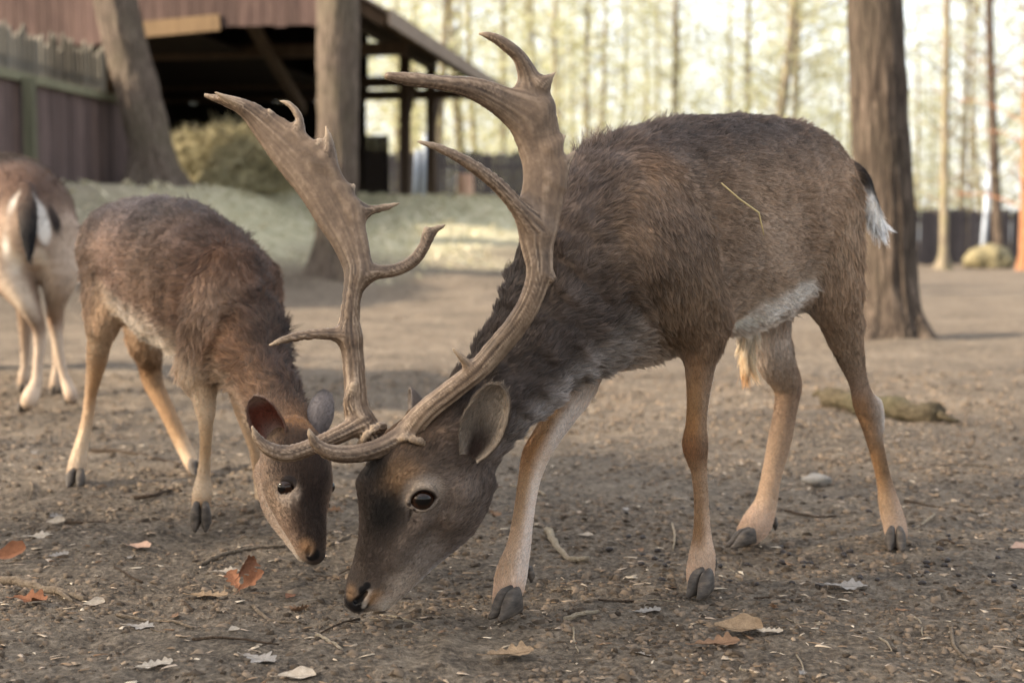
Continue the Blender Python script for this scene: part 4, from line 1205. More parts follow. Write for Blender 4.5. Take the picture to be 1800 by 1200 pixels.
    for (px, py, hd) in ((122, 712, (-0.1, 1)), (42, 726, (-0.35, 0.9)), (42, 690, (-0.1, 1)), (98, 694, (-0.1, 1))):
        g = on_flat(px, py, 0.002)
        h = np.array([hd[0], hd[1], 0]); h /= np.linalg.norm(h)
        toe = g + h * 0.05
        for sg in (-1, 1):
            sd = np.array([h[1], -h[0], 0]) * sg * 0.013
            he = g + sd * 0.7
            hoof(root, toe + sd, he, he + np.array([0, 0, 0.04]), 0.0145, -sg, HOOF)
    for sg, ex in ((-1, -0.05), (1, 0.06)):
        p = at(-66, 590, 7.2)
        ear(root, p + np.array([ex, 0, 0.04]), p + np.array([ex * 2.6, 0.0, 0.13]), (sg * 0.5, 0.8, 0), 0.032, hairs=600, seed=40)
        eye(root, at(-70, 622, 7.33) + np.array([ex * 1.15, 0.0, 0]), 0.017, (sg, 0.3, 0))
    return root
# ------------------------------------------------------------------ ground
def terrain(x, y):
    """gentle base level: flat yard, rising to a bank on the shed's side"""
    x = np.asarray(x, float); y = np.asarray(y, float)
    lf = 1 - smooth(-4.6, -2.2, x)
    rise = smooth(11.5 - 2.0 * lf, 25.0 - 10.5 * lf, y) * (1.38 - 0.16 * lf * (1 - smooth(16, 22, y)))
    edge = 0.9 + (y - 14.0) * 0.05
    side = 1 - smooth(edge - 2.2, edge + 2.4, x)
    return rise * side

def fractal(P, f0, oct, seed):
    r = 0; a = 1.0
    for i in range(oct):
        r = r + a * vnoise(P, f0 * 2 ** i, seed + i); a *= 0.5
    return r

def ground_relief(x, y):
    P = np.stack([x, y, np.zeros_like(x)], -1)
    near = 1 - smooth(7.0, 16.0, y)
    r = 0.014 * vnoise(P, 2.3, 1) + 0.010 * vnoise(P, 6.0, 2)
    r = r + near * (0.0055 * vnoise(P, 19, 3) + 0.0060 * np.abs(vnoise(P, 41, 4)) + 0.0036 * np.abs(vnoise(P, 85, 5)))
    # trodden spots stay smoother
    return r - 0.010

def ground_z(x, y):
    x = np.atleast_1d(np.asarray(x, float)); y = np.atleast_1d(np.asarray(y, float))
    return terrain(x, y) + ground_relief(x, y)

def build_ground():
    def axis(segs):
        out = [segs[0][0]]
        for a, b, n in segs:
            out += list(np.linspace(a, b, n + 1)[1:])
        return np.array(out)
    xs = axis([(-300, -40, 10), (-40, -8, 40), (-8, -1.7, 80), (-1.7, 1.9, 310), (1.9, 8, 70), (8, 40, 40), (40, 300, 10)])
    ys = axis([(-60, 0.5, 20), (0.5, 1.7, 60), (1.7, 3.6, 230), (3.6, 7, 140), (7, 16, 80), (16, 40, 60), (40, 400, 20)])
    X, Y = np.meshgrid(xs, ys)
    Z = terrain(X, Y) + ground_relief(X, Y)
    far = smooth(45, 60, np.hypot(X, Y))
    Z = Z * (1 - far)
    nx, ny = len(xs), len(ys)
    V = np.stack([X, Y, Z], -1).reshape(-1, 3)
    i = np.arange(ny - 1)[:, None] * nx + np.arange(nx - 1)[None]
    F = np.stack([i, i + 1, i + nx + 1, i + nx], -1).reshape(-1, 4)
    me = new_mesh('ground', V, F)
    hay = smooth(0.25, 0.75, terrain(V[:, 0], V[:, 1]) / 0.55 * 0.6 + 0.25 * vnoise(V, 0.8, 9))
    hay = hay * (0.25 + 0.75 * smooth(-4.4, -3.2, V[:, 0]))
    float_attr(me, hay, 'hay')
    t = NT('trodden_earth', 0.95, 0.15)
    co = t.co()
    n1 = t.noise(co, 1.6, 5, 0.6)
    n2 = t.noise(co, 14, 6, 0.65)
    n3 = t.noise(co, 75, 5, 0.7)
    c1 = t.ramp(n1, [(0.36, (70, 63, 56)), (0.50, (108, 98, 87)), (0.64, (142, 130, 115))])
    c2 = t.ramp(n2, [(0.34, (36, 31, 27)), (0.50, (106, 96, 84)), (0.68, (158, 145, 128))])
    c3 = t.ramp(n3, [(0.38, (36, 30, 26)), (0.52, (114, 102, 89)), (0.66, (174, 158, 139))])
    m = t.mix(0.55, c1, c2)
    m = t.mix(0.45, m, c3)
    at_h = t.n('ShaderNodeAttribute', attribute_name='hay')
    hc = t.ramp(t.noise(co, 3.5, 6, 0.7), [(0.3, (142, 138, 112)), (0.52, (184, 178, 150)), (0.75, (206, 198, 172))])
    m = t.mix(at_h.outputs['Fac'], m, hc)
    t.base(m)
    h = t.n('ShaderNodeMath', operation='ADD')
    t.l(n2, h.inputs[0]); t.l(n3, h.inputs[1])
    t.bump(h.outputs[0], 1.0, 0.02)
    ob = link('ground', me, None, t.m)
    tag(ob, 'bare trodden brown earth of the deer enclosure', None, None, 'structure')
    return ob

def scatter_mesh(name, pts, sizes, kinds, mat, cols, label, rng):
    """thousands of little clods / chips joined into one mesh"""
    n = len(pts)
    base = np.array([(1, 0, 0), (-0.5, 0.87, 0), (-0.5, -0.87, 0), (0.3, 0.5, 0.9), (0.3, -0.6, 0.8), (-0.6, 0.1, 0.85)])
    F0 = np.array([(0, 1, 3), (1, 5, 3), (1, 2, 5), (2, 4, 5), (2, 0, 4), (0, 3, 4), (3, 5, 4)])
    V = base[None] * (1 + rng.uniform(-0.35, 0.35, (n, 6, 3)))
    V = V * sizes[:, None, :]
    a = rng.uniform(0, 2 * math.pi, n)
    ca, sa = np.cos(a)[:, None], np.sin(a)[:, None]
    X = V[..., 0] * ca - V[..., 1] * sa; Y = V[..., 0] * sa + V[..., 1] * ca
    V = np.stack([X, Y, V[..., 2]], -1) + pts[:, None, :]
    F = (F0[None] + (np.arange(n) * 6)[:, None, None]).reshape(-1, 3)
    me = new_mesh(name, V.reshape(-1, 3), F, False)
    color_attr(me, np.repeat(cols, 6, 0))
    ob = link(name, me, None, mat)
    tag(ob, label, None, None, 'stuff')
    return ob

def build_ground_cover():
    rng = np.random.default_rng(4)
    # clods: densest close to the camera
    n = 150000
    y = 1.5 + 5.5 * rng.random(n) ** 1.7
    x = rng.uniform(-0.62, 0.62, n) * (y + 0.9)
    keep = vnoise(np.stack([x, y, x * 0], 1), 4.0, 77) + 0.5 * vnoise(np.stack([x, y, x * 0], 1), 12.0, 78) > rng.uniform(-1.0, 0.55, n)
    x, y = x[keep], y[keep]
    n = len(x)
    s = (0.0018 + 0.0075 * rng.random(n) ** 3.5) * (0.8 + 0.15 * y)
    sz = np.stack([s * rng.uniform(0.8, 1.4, n), s * rng.uniform(0.8, 1.4, n), s * rng.uniform(0.6, 1.1, n)], 1)
    big = rng.random(n) < 0.006
    s = np.where(big, rng.uniform(0.007, 0.015, n), s)
    sz = np.stack([s * rng.uniform(0.8, 1.4, n), s * rng.uniform(0.8, 1.4, n), s * rng.uniform(0.4, 0.8, n)], 1)
    z = ground_z(x, y) - 0.2 * s
    col = lin((104, 91, 78)) * rng.uniform(0.3, 1.6, (n, 1))
    m = attr_mat('clod_earth', 0.95, 0.1, bump=(400, 0.6, 0.002))
    scatter_mesh('soil_clods', np.stack([x, y, z], 1), sz, None, m, col, 'loose crumbs of brown soil over the ground', rng)
    # pale chips: bits of straw, bark and leaf
    n = 7500
    y = 1.6 + 8.5 * rng.random(n) ** 1.4
    x = rng.uniform(-0.6, 0.6, n) * (y + 0.6)
    L = rng.uniform(0.003, 0.016, n) * (0.8 + 0.12 * y)
    sz = np.stack([L, L * rng.uniform(0.1, 0.5, n), rng.uniform(0.0004, 0.0015, n)], 1)
    z = ground_z(x, y) + 0.002
    pal = np.array([lin(c) for c in ((188, 170, 148), (168, 148, 126), (150, 126, 102), (206, 190, 168), (120, 96, 76), (176, 158, 140))])
    col = pal[rng.integers(0, len(pal), n)] * rng.uniform(0.75, 1.1, (n, 1))
    scatter_mesh('plant_litter', np.stack([x, y, z], 1), sz, None, m, col, 'fine pale bits of straw, bark and leaf strewn over the dirt', rng)
    # rough grass and hay on the bank
    n = 16000
    y = rng.uniform(13.0, 26, n); x = rng.uniform(-8.5, 1.0, n)
    k = terrain(x, y) / 0.55 * 0.6 + 0.3 * vnoise(np.stack([x, y, x * 0], 1), 0.8, 9) > rng.uniform(0.3, 0.8, n)
    k &= rng.random(n) < 0.2 + 0.8 * smooth(-4.4, -3.2, x)
    x, y = x[k], y[k]; n = len(x)
    z = ground_z(x, y)
    a = rng.uniform(0, 2 * math.pi, n); L = rng.uniform(0.05, 0.14, n); w = rng.uniform(0.006, 0.012, n)
    d = np.stack([np.cos(a), np.sin(a), np.zeros(n)], 1); sd = np.stack([-np.sin(a), np.cos(a), np.zeros(n)], 1)
    P = np.stack([x, y, z], 1)
    hgt = rng.uniform(0.15, 0.9, n)[:, None] * np.array([0, 0, 1.0])
    V = np.stack([P - sd * w[:, None], P + sd * w[:, None], P + L[:, None] * (0.5 * d + 0.6 * hgt), P + L[:, None] * (d + 0.7 * hgt)], 1)
    F = np.array([(0, 1, 2), (1, 3, 2)])[None] + (np.arange(n) * 4)[:, None, None]
    me = new_mesh('dry_grass', V.reshape(-1, 3), F.reshape(-1, 3), False)
    pal = np.array([lin(c) for c in ((180, 176, 144), (202, 194, 164), (156, 150, 120), (214, 204, 180))])
    color_attr(me, np.repeat(pal[rng.integers(0, 4, n)], 4, 0))
    tag(link('dry_grass', me, None, attr_mat('grass_blades', 0.8, 0.2)), 'pale green dry grass and hay covering the bank', None, None, 'stuff')
# ------------------------------------------------------------------ timber, trees, fences
def wood_mat(name, dark, light, rough=0.85, scale=(6, 6, 0.6)):
    t = NT(name, rough, 0.2)
    oi = t.n('ShaderNodeObjectInfo')
    co = t.co(scale)
    add = t.n('ShaderNodeVectorMath', operation='ADD')
    sc = t.n('ShaderNodeVectorMath', operation='SCALE')
    sc.inputs['Scale'].default_value = 13.0
    cmb = t.n('ShaderNodeCombineXYZ')
    for q in range(3):
        t.l(oi.outputs['Random'], cmb.inputs[q])
    t.l(cmb.outputs[0], sc.inputs[0])
    t.l(co, add.inputs[0]); t.l(sc.outputs[0], add.inputs[1])
    n = t.noise(add.outputs[0], 4.0, 6, 0.6, 0.6)
    c = t.ramp(n, [(0.25, dark), (0.75, light)])
    mr = t.n('ShaderNodeMapRange')
    mr.inputs['To Min'].default_value = 0.72; mr.inputs['To Max'].default_value = 1.2
    t.l(oi.outputs['Random'], mr.inputs['Value'])
    hs = t.n('ShaderNodeHueSaturation')
    t.l(mr.outputs[0], hs.inputs['Value']); t.l(c, hs.inputs['Color'])
    t.base(hs.outputs[0])
    t.bump(n, 0.5, 0.01)
    return t.m

def bark_mat(name, dark, mid, light, moss=None, scale=(9, 9, 1.6), moss_amt=0.5):
    t = NT(name, 0.92, 0.15)
    co = t.co(scale)
    n = t.noise(co, 2.2, 8, 0.68, 0.8)
    c = t.ramp(n, [(0.30, dark), (0.52, mid), (0.74, light)])
    if moss is not None:
        mf = t.ramp(t.noise(t.co(), 2.4, 4, 0.6), [(0.45, 0.0), (0.66, moss_amt)])
        c = t.mix(mf, c, moss)
    t.base(c)
    t.bump(n, 1.0, 0.04)
    return t.m

def trunk_mesh(name, pts, rad, ns=16, flare=None, seed=0, relief=0.05, bark=0.0):
    """bark trunk along points with radii; flare = extra root spread at the foot"""
    P = catmull(np.hstack([np.asarray(pts, float), np.asarray(rad, float)[:, None]]), 24 if bark else 6)
    rng = np.random.default_rng(seed)
    V, F = [], []
    n = len(P)
    ph = rng.uniform(0, 6.28, 4)
    z0 = P[0, 2]
    for i in range(n):
        for k in range(ns):
            a = 2 * math.pi * k / ns
            r = P[i, 3]
            if flare:
                hh = max(0.0, 1 - (P[i, 2] - z0) / flare[1])
                r += flare[0] * hh ** 2.2 * (0.55 + 0.75 * max(0, math.sin(a * 4 + ph[0])) ** 1.4 + 0.3 * math.sin(a * 2 + ph[1]))
            r *= 1 + relief * (math.sin(3 * a + ph[2] + i * 0.15) * 0.5 + rng.uniform(-0.5, 0.5) * 0.6)
            V.append((P[i, 0] + r * math.cos(a), P[i, 1] + r * math.sin(a), P[i, 2]))
    if bark:                                  # furrowed plates of bark
        V = np.array(V); C_ = np.repeat(P[:, :3], ns, 0)
        o = V - C_; q = np.stack([np.arctan2(o[:, 1], o[:, 0]) * 1.0, V[:, 2] * 0.32, 0 * V[:, 2]], 1)
        q = np.stack([np.cos(q[:, 0]), np.sin(q[:, 0]), q[:, 1]], 1)
        f = np.abs(vnoise(q, 7.5, seed)) * 0.6 + np.abs(vnoise(q, 15, seed + 1)) * 0.4
        V = C_ + o * (1 + bark * (f - 0.3))[:, None]
    for i in range(n - 1):
        for k in range(ns):
            k2 = (k + 1) % ns
            F.append((i * ns + k, i * ns + k2, (i + 1) * ns + k2, (i + 1) * ns + k))
    F.append(tuple((n - 1) * ns + k for k in range(ns)))
    return new_mesh(name, V, F)

def leaf_cloud(rng, centres, per, spread, size, name):
    n = len(centres) * per
    C = np.repeat(np.asarray(centres, float), per, 0) + rng.normal(0, 1, (n, 3)) * spread
    u = rng.normal(0, 1, (n, 3)); u /= np.linalg.norm(u, axis=1)[:, None]
    v = np.cross(u, rng.normal(0, 1, (n, 3))); v /= np.linalg.norm(v, axis=1)[:, None]
    s = size * rng.uniform(0.6, 1.3, (n, 1))
    V = np.stack([C - u * s, C + v * s * 0.55, C + u * s, C - v * s * 0.55], 1).reshape(-1, 3)
    F = (np.arange(n) * 4)[:, None] + np.arange(4)[None]
    return new_mesh(name, V, F, False)

def leaf_mat(name, cols):
    t = NT(name, 0.6, 0.25)
    g = t.n('ShaderNodeNewGeometry')
    c = t.ramp(g.outputs['Random Per Island'], [(i / max(1, len(cols) - 1), q) for i, q in enumerate(cols)])
    t.base(c)
    tr = t.n('ShaderNodeBsdfTranslucent')
    t.l(c, tr.inputs['Color'])
    mx = t.n('ShaderNodeMixShader')
    mx.inputs[0].default_value = 0.5
    t.l(t.b.outputs[0], mx.inputs[1]); t.l(tr.outputs[0], mx.inputs[2])
    out = [x for x in t.t.nodes if x.type == 'OUTPUT_MATERIAL'][0]
    t.l(mx.outputs[0], out.inputs['Surface'])
    return t.m

def branches_mesh(name, rng, trunk_fn, z0, z1, n, length, r0, droop=0.15, centres=None):
    mb = MB()
    for i in range(n):
        z = z0 + (z1 - z0) * (i + rng.random()) / n
        p = trunk_fn(z)
        a = rng.uniform(0, 2 * math.pi)
        L = length * rng.uniform(0.5, 1.1) * (1 - 0.5 * (z - z0) / (z1 - z0 + 1e-6))
        d = np.array([math.cos(a), math.sin(a), rng.uniform(0.1, 0.9)])
        d /= np.linalg.norm(d)
        q = [p, p + d * L * 0.4 + (0, 0, 0.05 * L), p + d * L * 0.75 + rng.normal(0, 0.05, 3) * L, p + d * L + (0, 0, rng.uniform(-droop, 0.25) * L)]
        V, F = tube(catmull(q, 3), np.linspace(r0, r0 * 0.18, 10) * rng.uniform(0.6, 1.1), 5, False)
        mb.add(V, F)
        if centres is not None:
            for f in (0.55, 0.75, 0.9, 1.0):
                centres.append(p + d * L * f + rng.normal(0, 0.12, 3) * L)
        for _ in range(3):                     # twigs
            s0 = p + d * L * rng.uniform(0.4, 0.9)
            e = rng.normal(0, 1, 3); e /= np.linalg.norm(e)
            e = e * 0.6 + d * 0.6
            V, F = tube([s0, s0 + e * L * 0.16, s0 + e * L * 0.32 + (0, 0, 0.03 * L)], [r0 * 0.28, r0 * 0.18, r0 * 0.08], 4, False)
            mb.add(V, F)
            if centres is not None:
                centres.append(s0 + e * L * 0.3)
    return mb.mesh(name, True)

def tz(x, y):
    return float(terrain(np.array([x]), np.array([y]))[0])

def build_trees():
    rng = np.random.default_rng(12)
    bark_r = bark_mat('rough_brown_bark', (34, 29, 26), (80, 70, 62), (126, 112, 100), moss=(78, 72, 62), moss_amt=0.3, scale=(12, 12, 1.8))
    bark_g = bark_mat('grey_green_bark', (48, 42, 38), (98, 87, 78), (138, 124, 112), moss=(100, 94, 78), moss_amt=0.4, scale=(12, 12, 2.2))
    bark_t = bark_mat('mossy_thin_bark', (78, 70, 60), (124, 114, 98), (166, 154, 134), moss=(140, 136, 100), moss_amt=0.6)
    bark_o = bark_mat('orange_pine_bark', (96, 66, 46), (156, 112, 82), (196, 150, 116))
    leaf_y = leaf_mat('spring_leaves', [(186, 186, 142), (206, 204, 166), (166, 168, 124), (214, 210, 182)])
    spots = [  # three trunks close to the enclosure
        ('yard_tree', (1562, 592), 9.6, [(1562, 592), (1560, 480), (1552, 300), (1537, 0), (1520, -400), (1500, -900)], [50, 50, 48, 46, 42, 36], (0.17, 0.55), bark_r, 'thick rough brown tree trunk with spreading roots behind the buck\'s tail'),
        ('yard_tree', (590, 478), 15.3, [(590, 478), (592, 400), (594, 250), (594, 0), (596, -300), (600, -600)], [36, 35, 35, 36, 34, 30], (0.20, 0.7), bark_g, 'straight grey tree trunk standing before the shed opening'),
        ('yard_tree', (292, 440), 17.0, [(296, 450), (288, 370), (262, 240), (224, 90), (200, -10), (178, -140), (150, -420)], [40, 38, 38, 37, 36, 33, 28], (0.22, 0.7), bark_g, 'leaning tree trunk between the board gate and the shed')]
    for nm, base, d, path, rpx, fl, bk, lab in spots:
        pts, rs = [], []
        for (px, py), r in zip(path, rpx):
            pts.append(at(px, py, d)); rs.append(r * d / 2500.0)
        pts[0][2] = tz(pts[0][0], pts[0][1]) - 0.08
        root = empty(nm, tuple(pts[0]), lab, 'tree', 'trees standing inside the enclosure')
        link('trunk', trunk_mesh('trunk', pts, rs, 96, fl, seed=int(d * 10), relief=0.012, bark=0.16), root, bk)
        top = pts[-1]; a = np.array(pts)
        fn = lambda z, a=a: np.array([np.interp(z, a[:, 2], a[:, 0]), np.interp(z, a[:, 2], a[:, 1]), z])
        cen = []
        link('branch', branches_mesh('branch', rng, fn, max(3.2, top[2] - 1.2), top[2], 9, 1.7, 0.04, centres=cen), root, bk)
        link('crown', leaf_cloud(rng, cen, 10, 0.25, 0.045, 'crown'), root, leaf_y)
    # wood beyond the fence: a handful of tree shapes, each placed as its own tree
    protos = []
    for v in range(5):
        h = rng.uniform(9, 12)
        bend = rng.normal(0, 0.25, 2)
        zs = np.linspace(0, h, 7)
        pts = np.stack([bend[0] * np.sin(zs / h * 2.2), bend[1] * np.sin(zs / h * 2.7), zs], 1)
        r = np.linspace(0.10, 0.02, 7) * rng.uniform(0.6, 1.3)
        tm = trunk_mesh('trunk', pts, r, 10, (0.08, 0.4), seed=v, relief=0.04)
        fn = lambda z, a=pts: np.array([np.interp(z, a[:, 2], a[:, 0]), np.interp(z, a[:, 2], a[:, 1]), z])
        cen = []
        bm_ = branches_mesh('branch', rng, fn, 0.9, h * 0.95, 56, 2.2, 0.018, centres=cen)
        cen = [c for c in cen if rng.random() < 0.8]
        cr = leaf_cloud(rng, cen, 11, 0.28, 0.05, 'crown')
        protos.append((tm, bm_, cr))
    def wood_tree(px, d, sc, lab, bk, k, z=None, crown=True, rot=None, wide=1.0, name='wood_tree'):
        x = (px - 900) / 2500.0 * d
        z = tz(x, d) if z is None else z
        tm, bm_, cr = protos[k]
        root = empty(name, (x, d, z - 0.05), lab, 'tree', 'trees of the wood beyond the fence')
        root.rotation_euler = (0, 0, rng.uniform(0, 6.28) if rot is None else rot)
        root.scale = (sc * wide, sc * wide, sc)
        for nm_, me in (('trunk', tm), ('branch', bm_)) + ((('crown', cr),) if crown else ()):
            ob = bpy.data.objects.new(nm_, me)
            COL.objects.link(ob)
            ob.parent = root
            if not me.materials:
                me.materials.append(leaf_y if nm_ == 'crown' else bk)
            elif nm_ != 'crown':
                ob.material_slots[0].link = 'OBJECT'
                ob.material_slots[0].material = bk
        return root
    wood_tree(1658, 31, 1.15, 'thin leaning brown trunk just to the side of the thick trunk by the picket fence', bark_t, 0, 0.0, False, rot=0.4)
    wood_tree(1757, 33, 1.25, 'slim dark trunk rising behind the tilted pale pole', bark_r, 1, 0.0, False, rot=0.4)
    wood_tree(1800, 30, 1.2, 'orange barked trunk cut by the frame\'s edge beside the mossy rock', bark_o, 1, 0.0, False, rot=2.2)
    names = {1000: 'slender mossy trunk rising right above the buck\'s shoulder', 1035: 'pale green trunk above the buck\'s shoulder hump',
             885: 'thin dark trunk between the antler tips and the shed roof', 1190: 'thin trunk above the middle of the buck\'s back', 1330: 'broad yellowish trunk above the buck\'s rump', 1410: 'bushy tree between the buck\'s rump and the thick trunk'}
    for px, d, sc, k in ((1000, 38, 1.1, 3), (1035, 43, 1.3, 4), (885, 41, 1.0, 0), (1190, 44, 1.2, 1), (1330, 40, 1.5, 2), (1410, 47, 1.2, 3)):
        wood_tree(px, d, sc, names[px], bark_t, k, 0.0, True)
    i = 0
    for d, n in ((48, 10), (58, 12), (70, 14)):
        for j in range(n):
            px = 640 + (1840 - 640) * (j + rng.uniform(0.1, 0.9)) / n
            wood_tree(px, d + rng.uniform(-3, 3), rng.uniform(1.0, 1.5), 'slim leafy tree standing in the blurred wood behind the enclosure', bark_t, i % 5, 0.0, True)
            i += 1
    for px, d in ((500, 40), (560, 43), (420, 42), (640, 38), (700, 45), (760, 40), (820, 44)):
        wood_tree(px, d, rng.uniform(1.0, 1.3), 'slim leafy tree seen through the open shed', bark_t, i % 5, 0.9, True)
        i += 1
    # unseen leafy trees added outside the frame so their crowns shade the deer
    for k, (x, y, sc) in enumerate(((-9.0, 0.9, 1.0), (-11.6, -1.6, 1.15), (-7.2, -1.4, 0.85))):
        root = empty('wood_tree', (x, y, 0), ('unseen leafy tree added outside the frame to shade the deer', 'farther added shade tree outside the frame', 'small added shade tree outside the frame near the camera')[k], 'tree', 'shade trees added outside the frame')
        link('trunk', trunk_mesh('trunk', [(x, y, -0.1), (x + 0.1, y, 2), (x, y + 0.1, 5), (x - 0.1, y, 8 * sc)], [0.2, 0.17, 0.12, 0.05], 14, (0.15, 0.5), seed=60 + k), root, bark_g)
        cen = rng.normal(0, 1, (130, 3)) * np.array([1.7, 1.7, 1.5]) * sc + np.array([x, y, 5.2 * sc])
        link('crown', leaf_cloud(rng, cen[cen[:, 2] > 2.2], 45, 0.30, 0.075, 'crown'), root, leaf_y)
    # wood carried on unseen behind the camera, added to darken eye reflections and front fill
    n = 420
    cen = np.stack([rng.uniform(-30, 26, n), rng.uniform(-24, -9, n), rng.uniform(0.5, 13, n)], 1)
    mb = leaf_cloud(rng, cen, 60, 0.85, 0.13, 'added_woodland')
    tag(link('added_woodland', mb, None, leaf_mat('wood_leaves', [(118, 116, 74), (140, 132, 88), (98, 92, 66), (126, 108, 84)])), 'unseen leafy wood added behind the photographer', None, None, 'stuff')
    # low brush at the foot of the wood, out of focus: one mass
    n = 300
    cen = np.stack([rng.uniform(-26, 46, n), rng.uniform(44, 72, n), rng.uniform(0.2, 2.0, n)], 1)
    tag(link('undergrowth', leaf_cloud(rng, cen, 60, 0.8, 0.07, 'undergrowth'), None, leaf_mat('brush_leaves', [(150, 152, 92), (176, 172, 116), (130, 130, 82), (160, 142, 104)])), 'pale green undergrowth along the far edge of the wood', None, None, 'stuff')
    n = 260
    cen = np.stack([rng.uniform(-45, 75, n), rng.uniform(85, 110, n), rng.uniform(0.5, 9.0, n) ** 1.0], 1)
    tag(link('far_foliage', leaf_cloud(rng, cen, 60, 1.5, 0.13, 'far_foliage'), None, leaf_y), 'hazy pale yellow foliage of the distant wood', None, None, 'stuff')

def fence(name, label, cat, a, b, zb, h, bw, mat, railmat, gap=0.012, th=0.022, pointed=True, rails=(0.2, 0.8), jag=0.06, seed=1, posts=2.4, parent=None, back=1):
    """board fence from a to b (x, y); every board its own part"""
    rng = np.random.default_rng(seed)
    a, b = np.array(a, float), np.array(b, float)
    L = np.linalg.norm(b - a); t = (b - a) / L; nrm = np.array([-t[1], t[0]]) * back
    root = empty(name, (a[0], a[1], zb(*a)), label, cat)
    n = int(L / (bw + gap))
    for i in range(n):
        c = a + t * ((i + 0.5) * L / n)
        z = zb(*c)
        hh = h + rng.uniform(-jag, jag)
        w = bw * 0.5
        tip = 0.07 if pointed else 0.0
        lean = rng.normal(0, 0.006)
        prof = [(-w, 0.02), (w, 0.02), (w + lean, hh - tip), (lean + rng.uniform(-0.01, 0.01), hh), (-w + lean, hh - tip)] if pointed else [(-w, 0.03), (w, 0.03), (w + lean, hh), (-w + lean, hh)]
        V = []
        for o in (0.0, th):
            for (u, v) in prof:
                p = c + t * u + nrm * o
                V.append((p[0], p[1], z + v))
        k = len(prof)
        F = [tuple(range(k)), tuple(range(2 * k - 1, k - 1, -1))] + [(q, q + k, (q + 1) % k + k, (q + 1) % k) for q in range(k)]
        link('board', new_mesh('board', V, F, False), root, mat)
    for f in rails:
        pa, pb = a + nrm * (th + 0.03), b + nrm * (th + 0.03)
        MB().beam((pa[0], pa[1], zb(*a) + h * f), (pb[0], pb[1], zb(*b) + h * f), 0.05, 0.09).build('rail', railmat, root)
    m = max(2, int(L / posts) + 1)
    for i in range(m):
        p = a + t * (L * i / (m - 1)) + nrm * (th + 0.12)
        MB().box((p[0], p[1], zb(*p) + h * 0.46), (0.055, 0.055, h * 0.5)).build('post', railmat, root)
    return root

def build_fences():
    purple = wood_mat('weathered_violet_boards', (78, 66, 64), (112, 96, 92))
    grey = wood_mat('weathered_grey_boards', (92, 88, 80), (132, 126, 114))
    dark = wood_mat('dark_tarred_boards', (40, 38, 42), (70, 66, 68))
    green = wood_mat('algae_green_rail', (90, 90, 74), (122, 120, 98))
    z1 = lambda x, y: 1.17
    s = np.array([0.1515, 0.988])
    P = np.array([-4.74, 17.84])
    r = fence('board_gate', 'low gate of upright violet-brown boards under a greenish rail by the leaning tree', 'gate', P - s * 6.0, P + s * 0.25, z1, 1.20, 0.11, purple, green, pointed=False, rails=(0.06, 0.97), jag=0.004, seed=3, back=-1)
    fence('picket_fence', 'tall grey picket fence with jagged tips behind the board gate', 'fence', P - s * 6.0 + (-0.45, 0.1), P + s * 0.3 + (-0.45, 0.1), z1, 1.82, 0.095, grey, green, seed=4, jag=0.10)
    fence('picket_fence', 'dark tarred picket fence beside the thick trunk and the mossy rock', 'fence', (3.0, 34.8), (18.0, 36.8), lambda x, y: 0.0, 1.42, 0.13, dark, dark, seed=5, jag=0.03)
    fence('picket_fence', 'dark picket fence behind the shed posts, seen between the antlers', 'fence', (-3.4, 33.0), (2.4, 34.4), lambda x, y: 0.95, 1.75, 0.14, dark, dark, seed=6, jag=0.05)

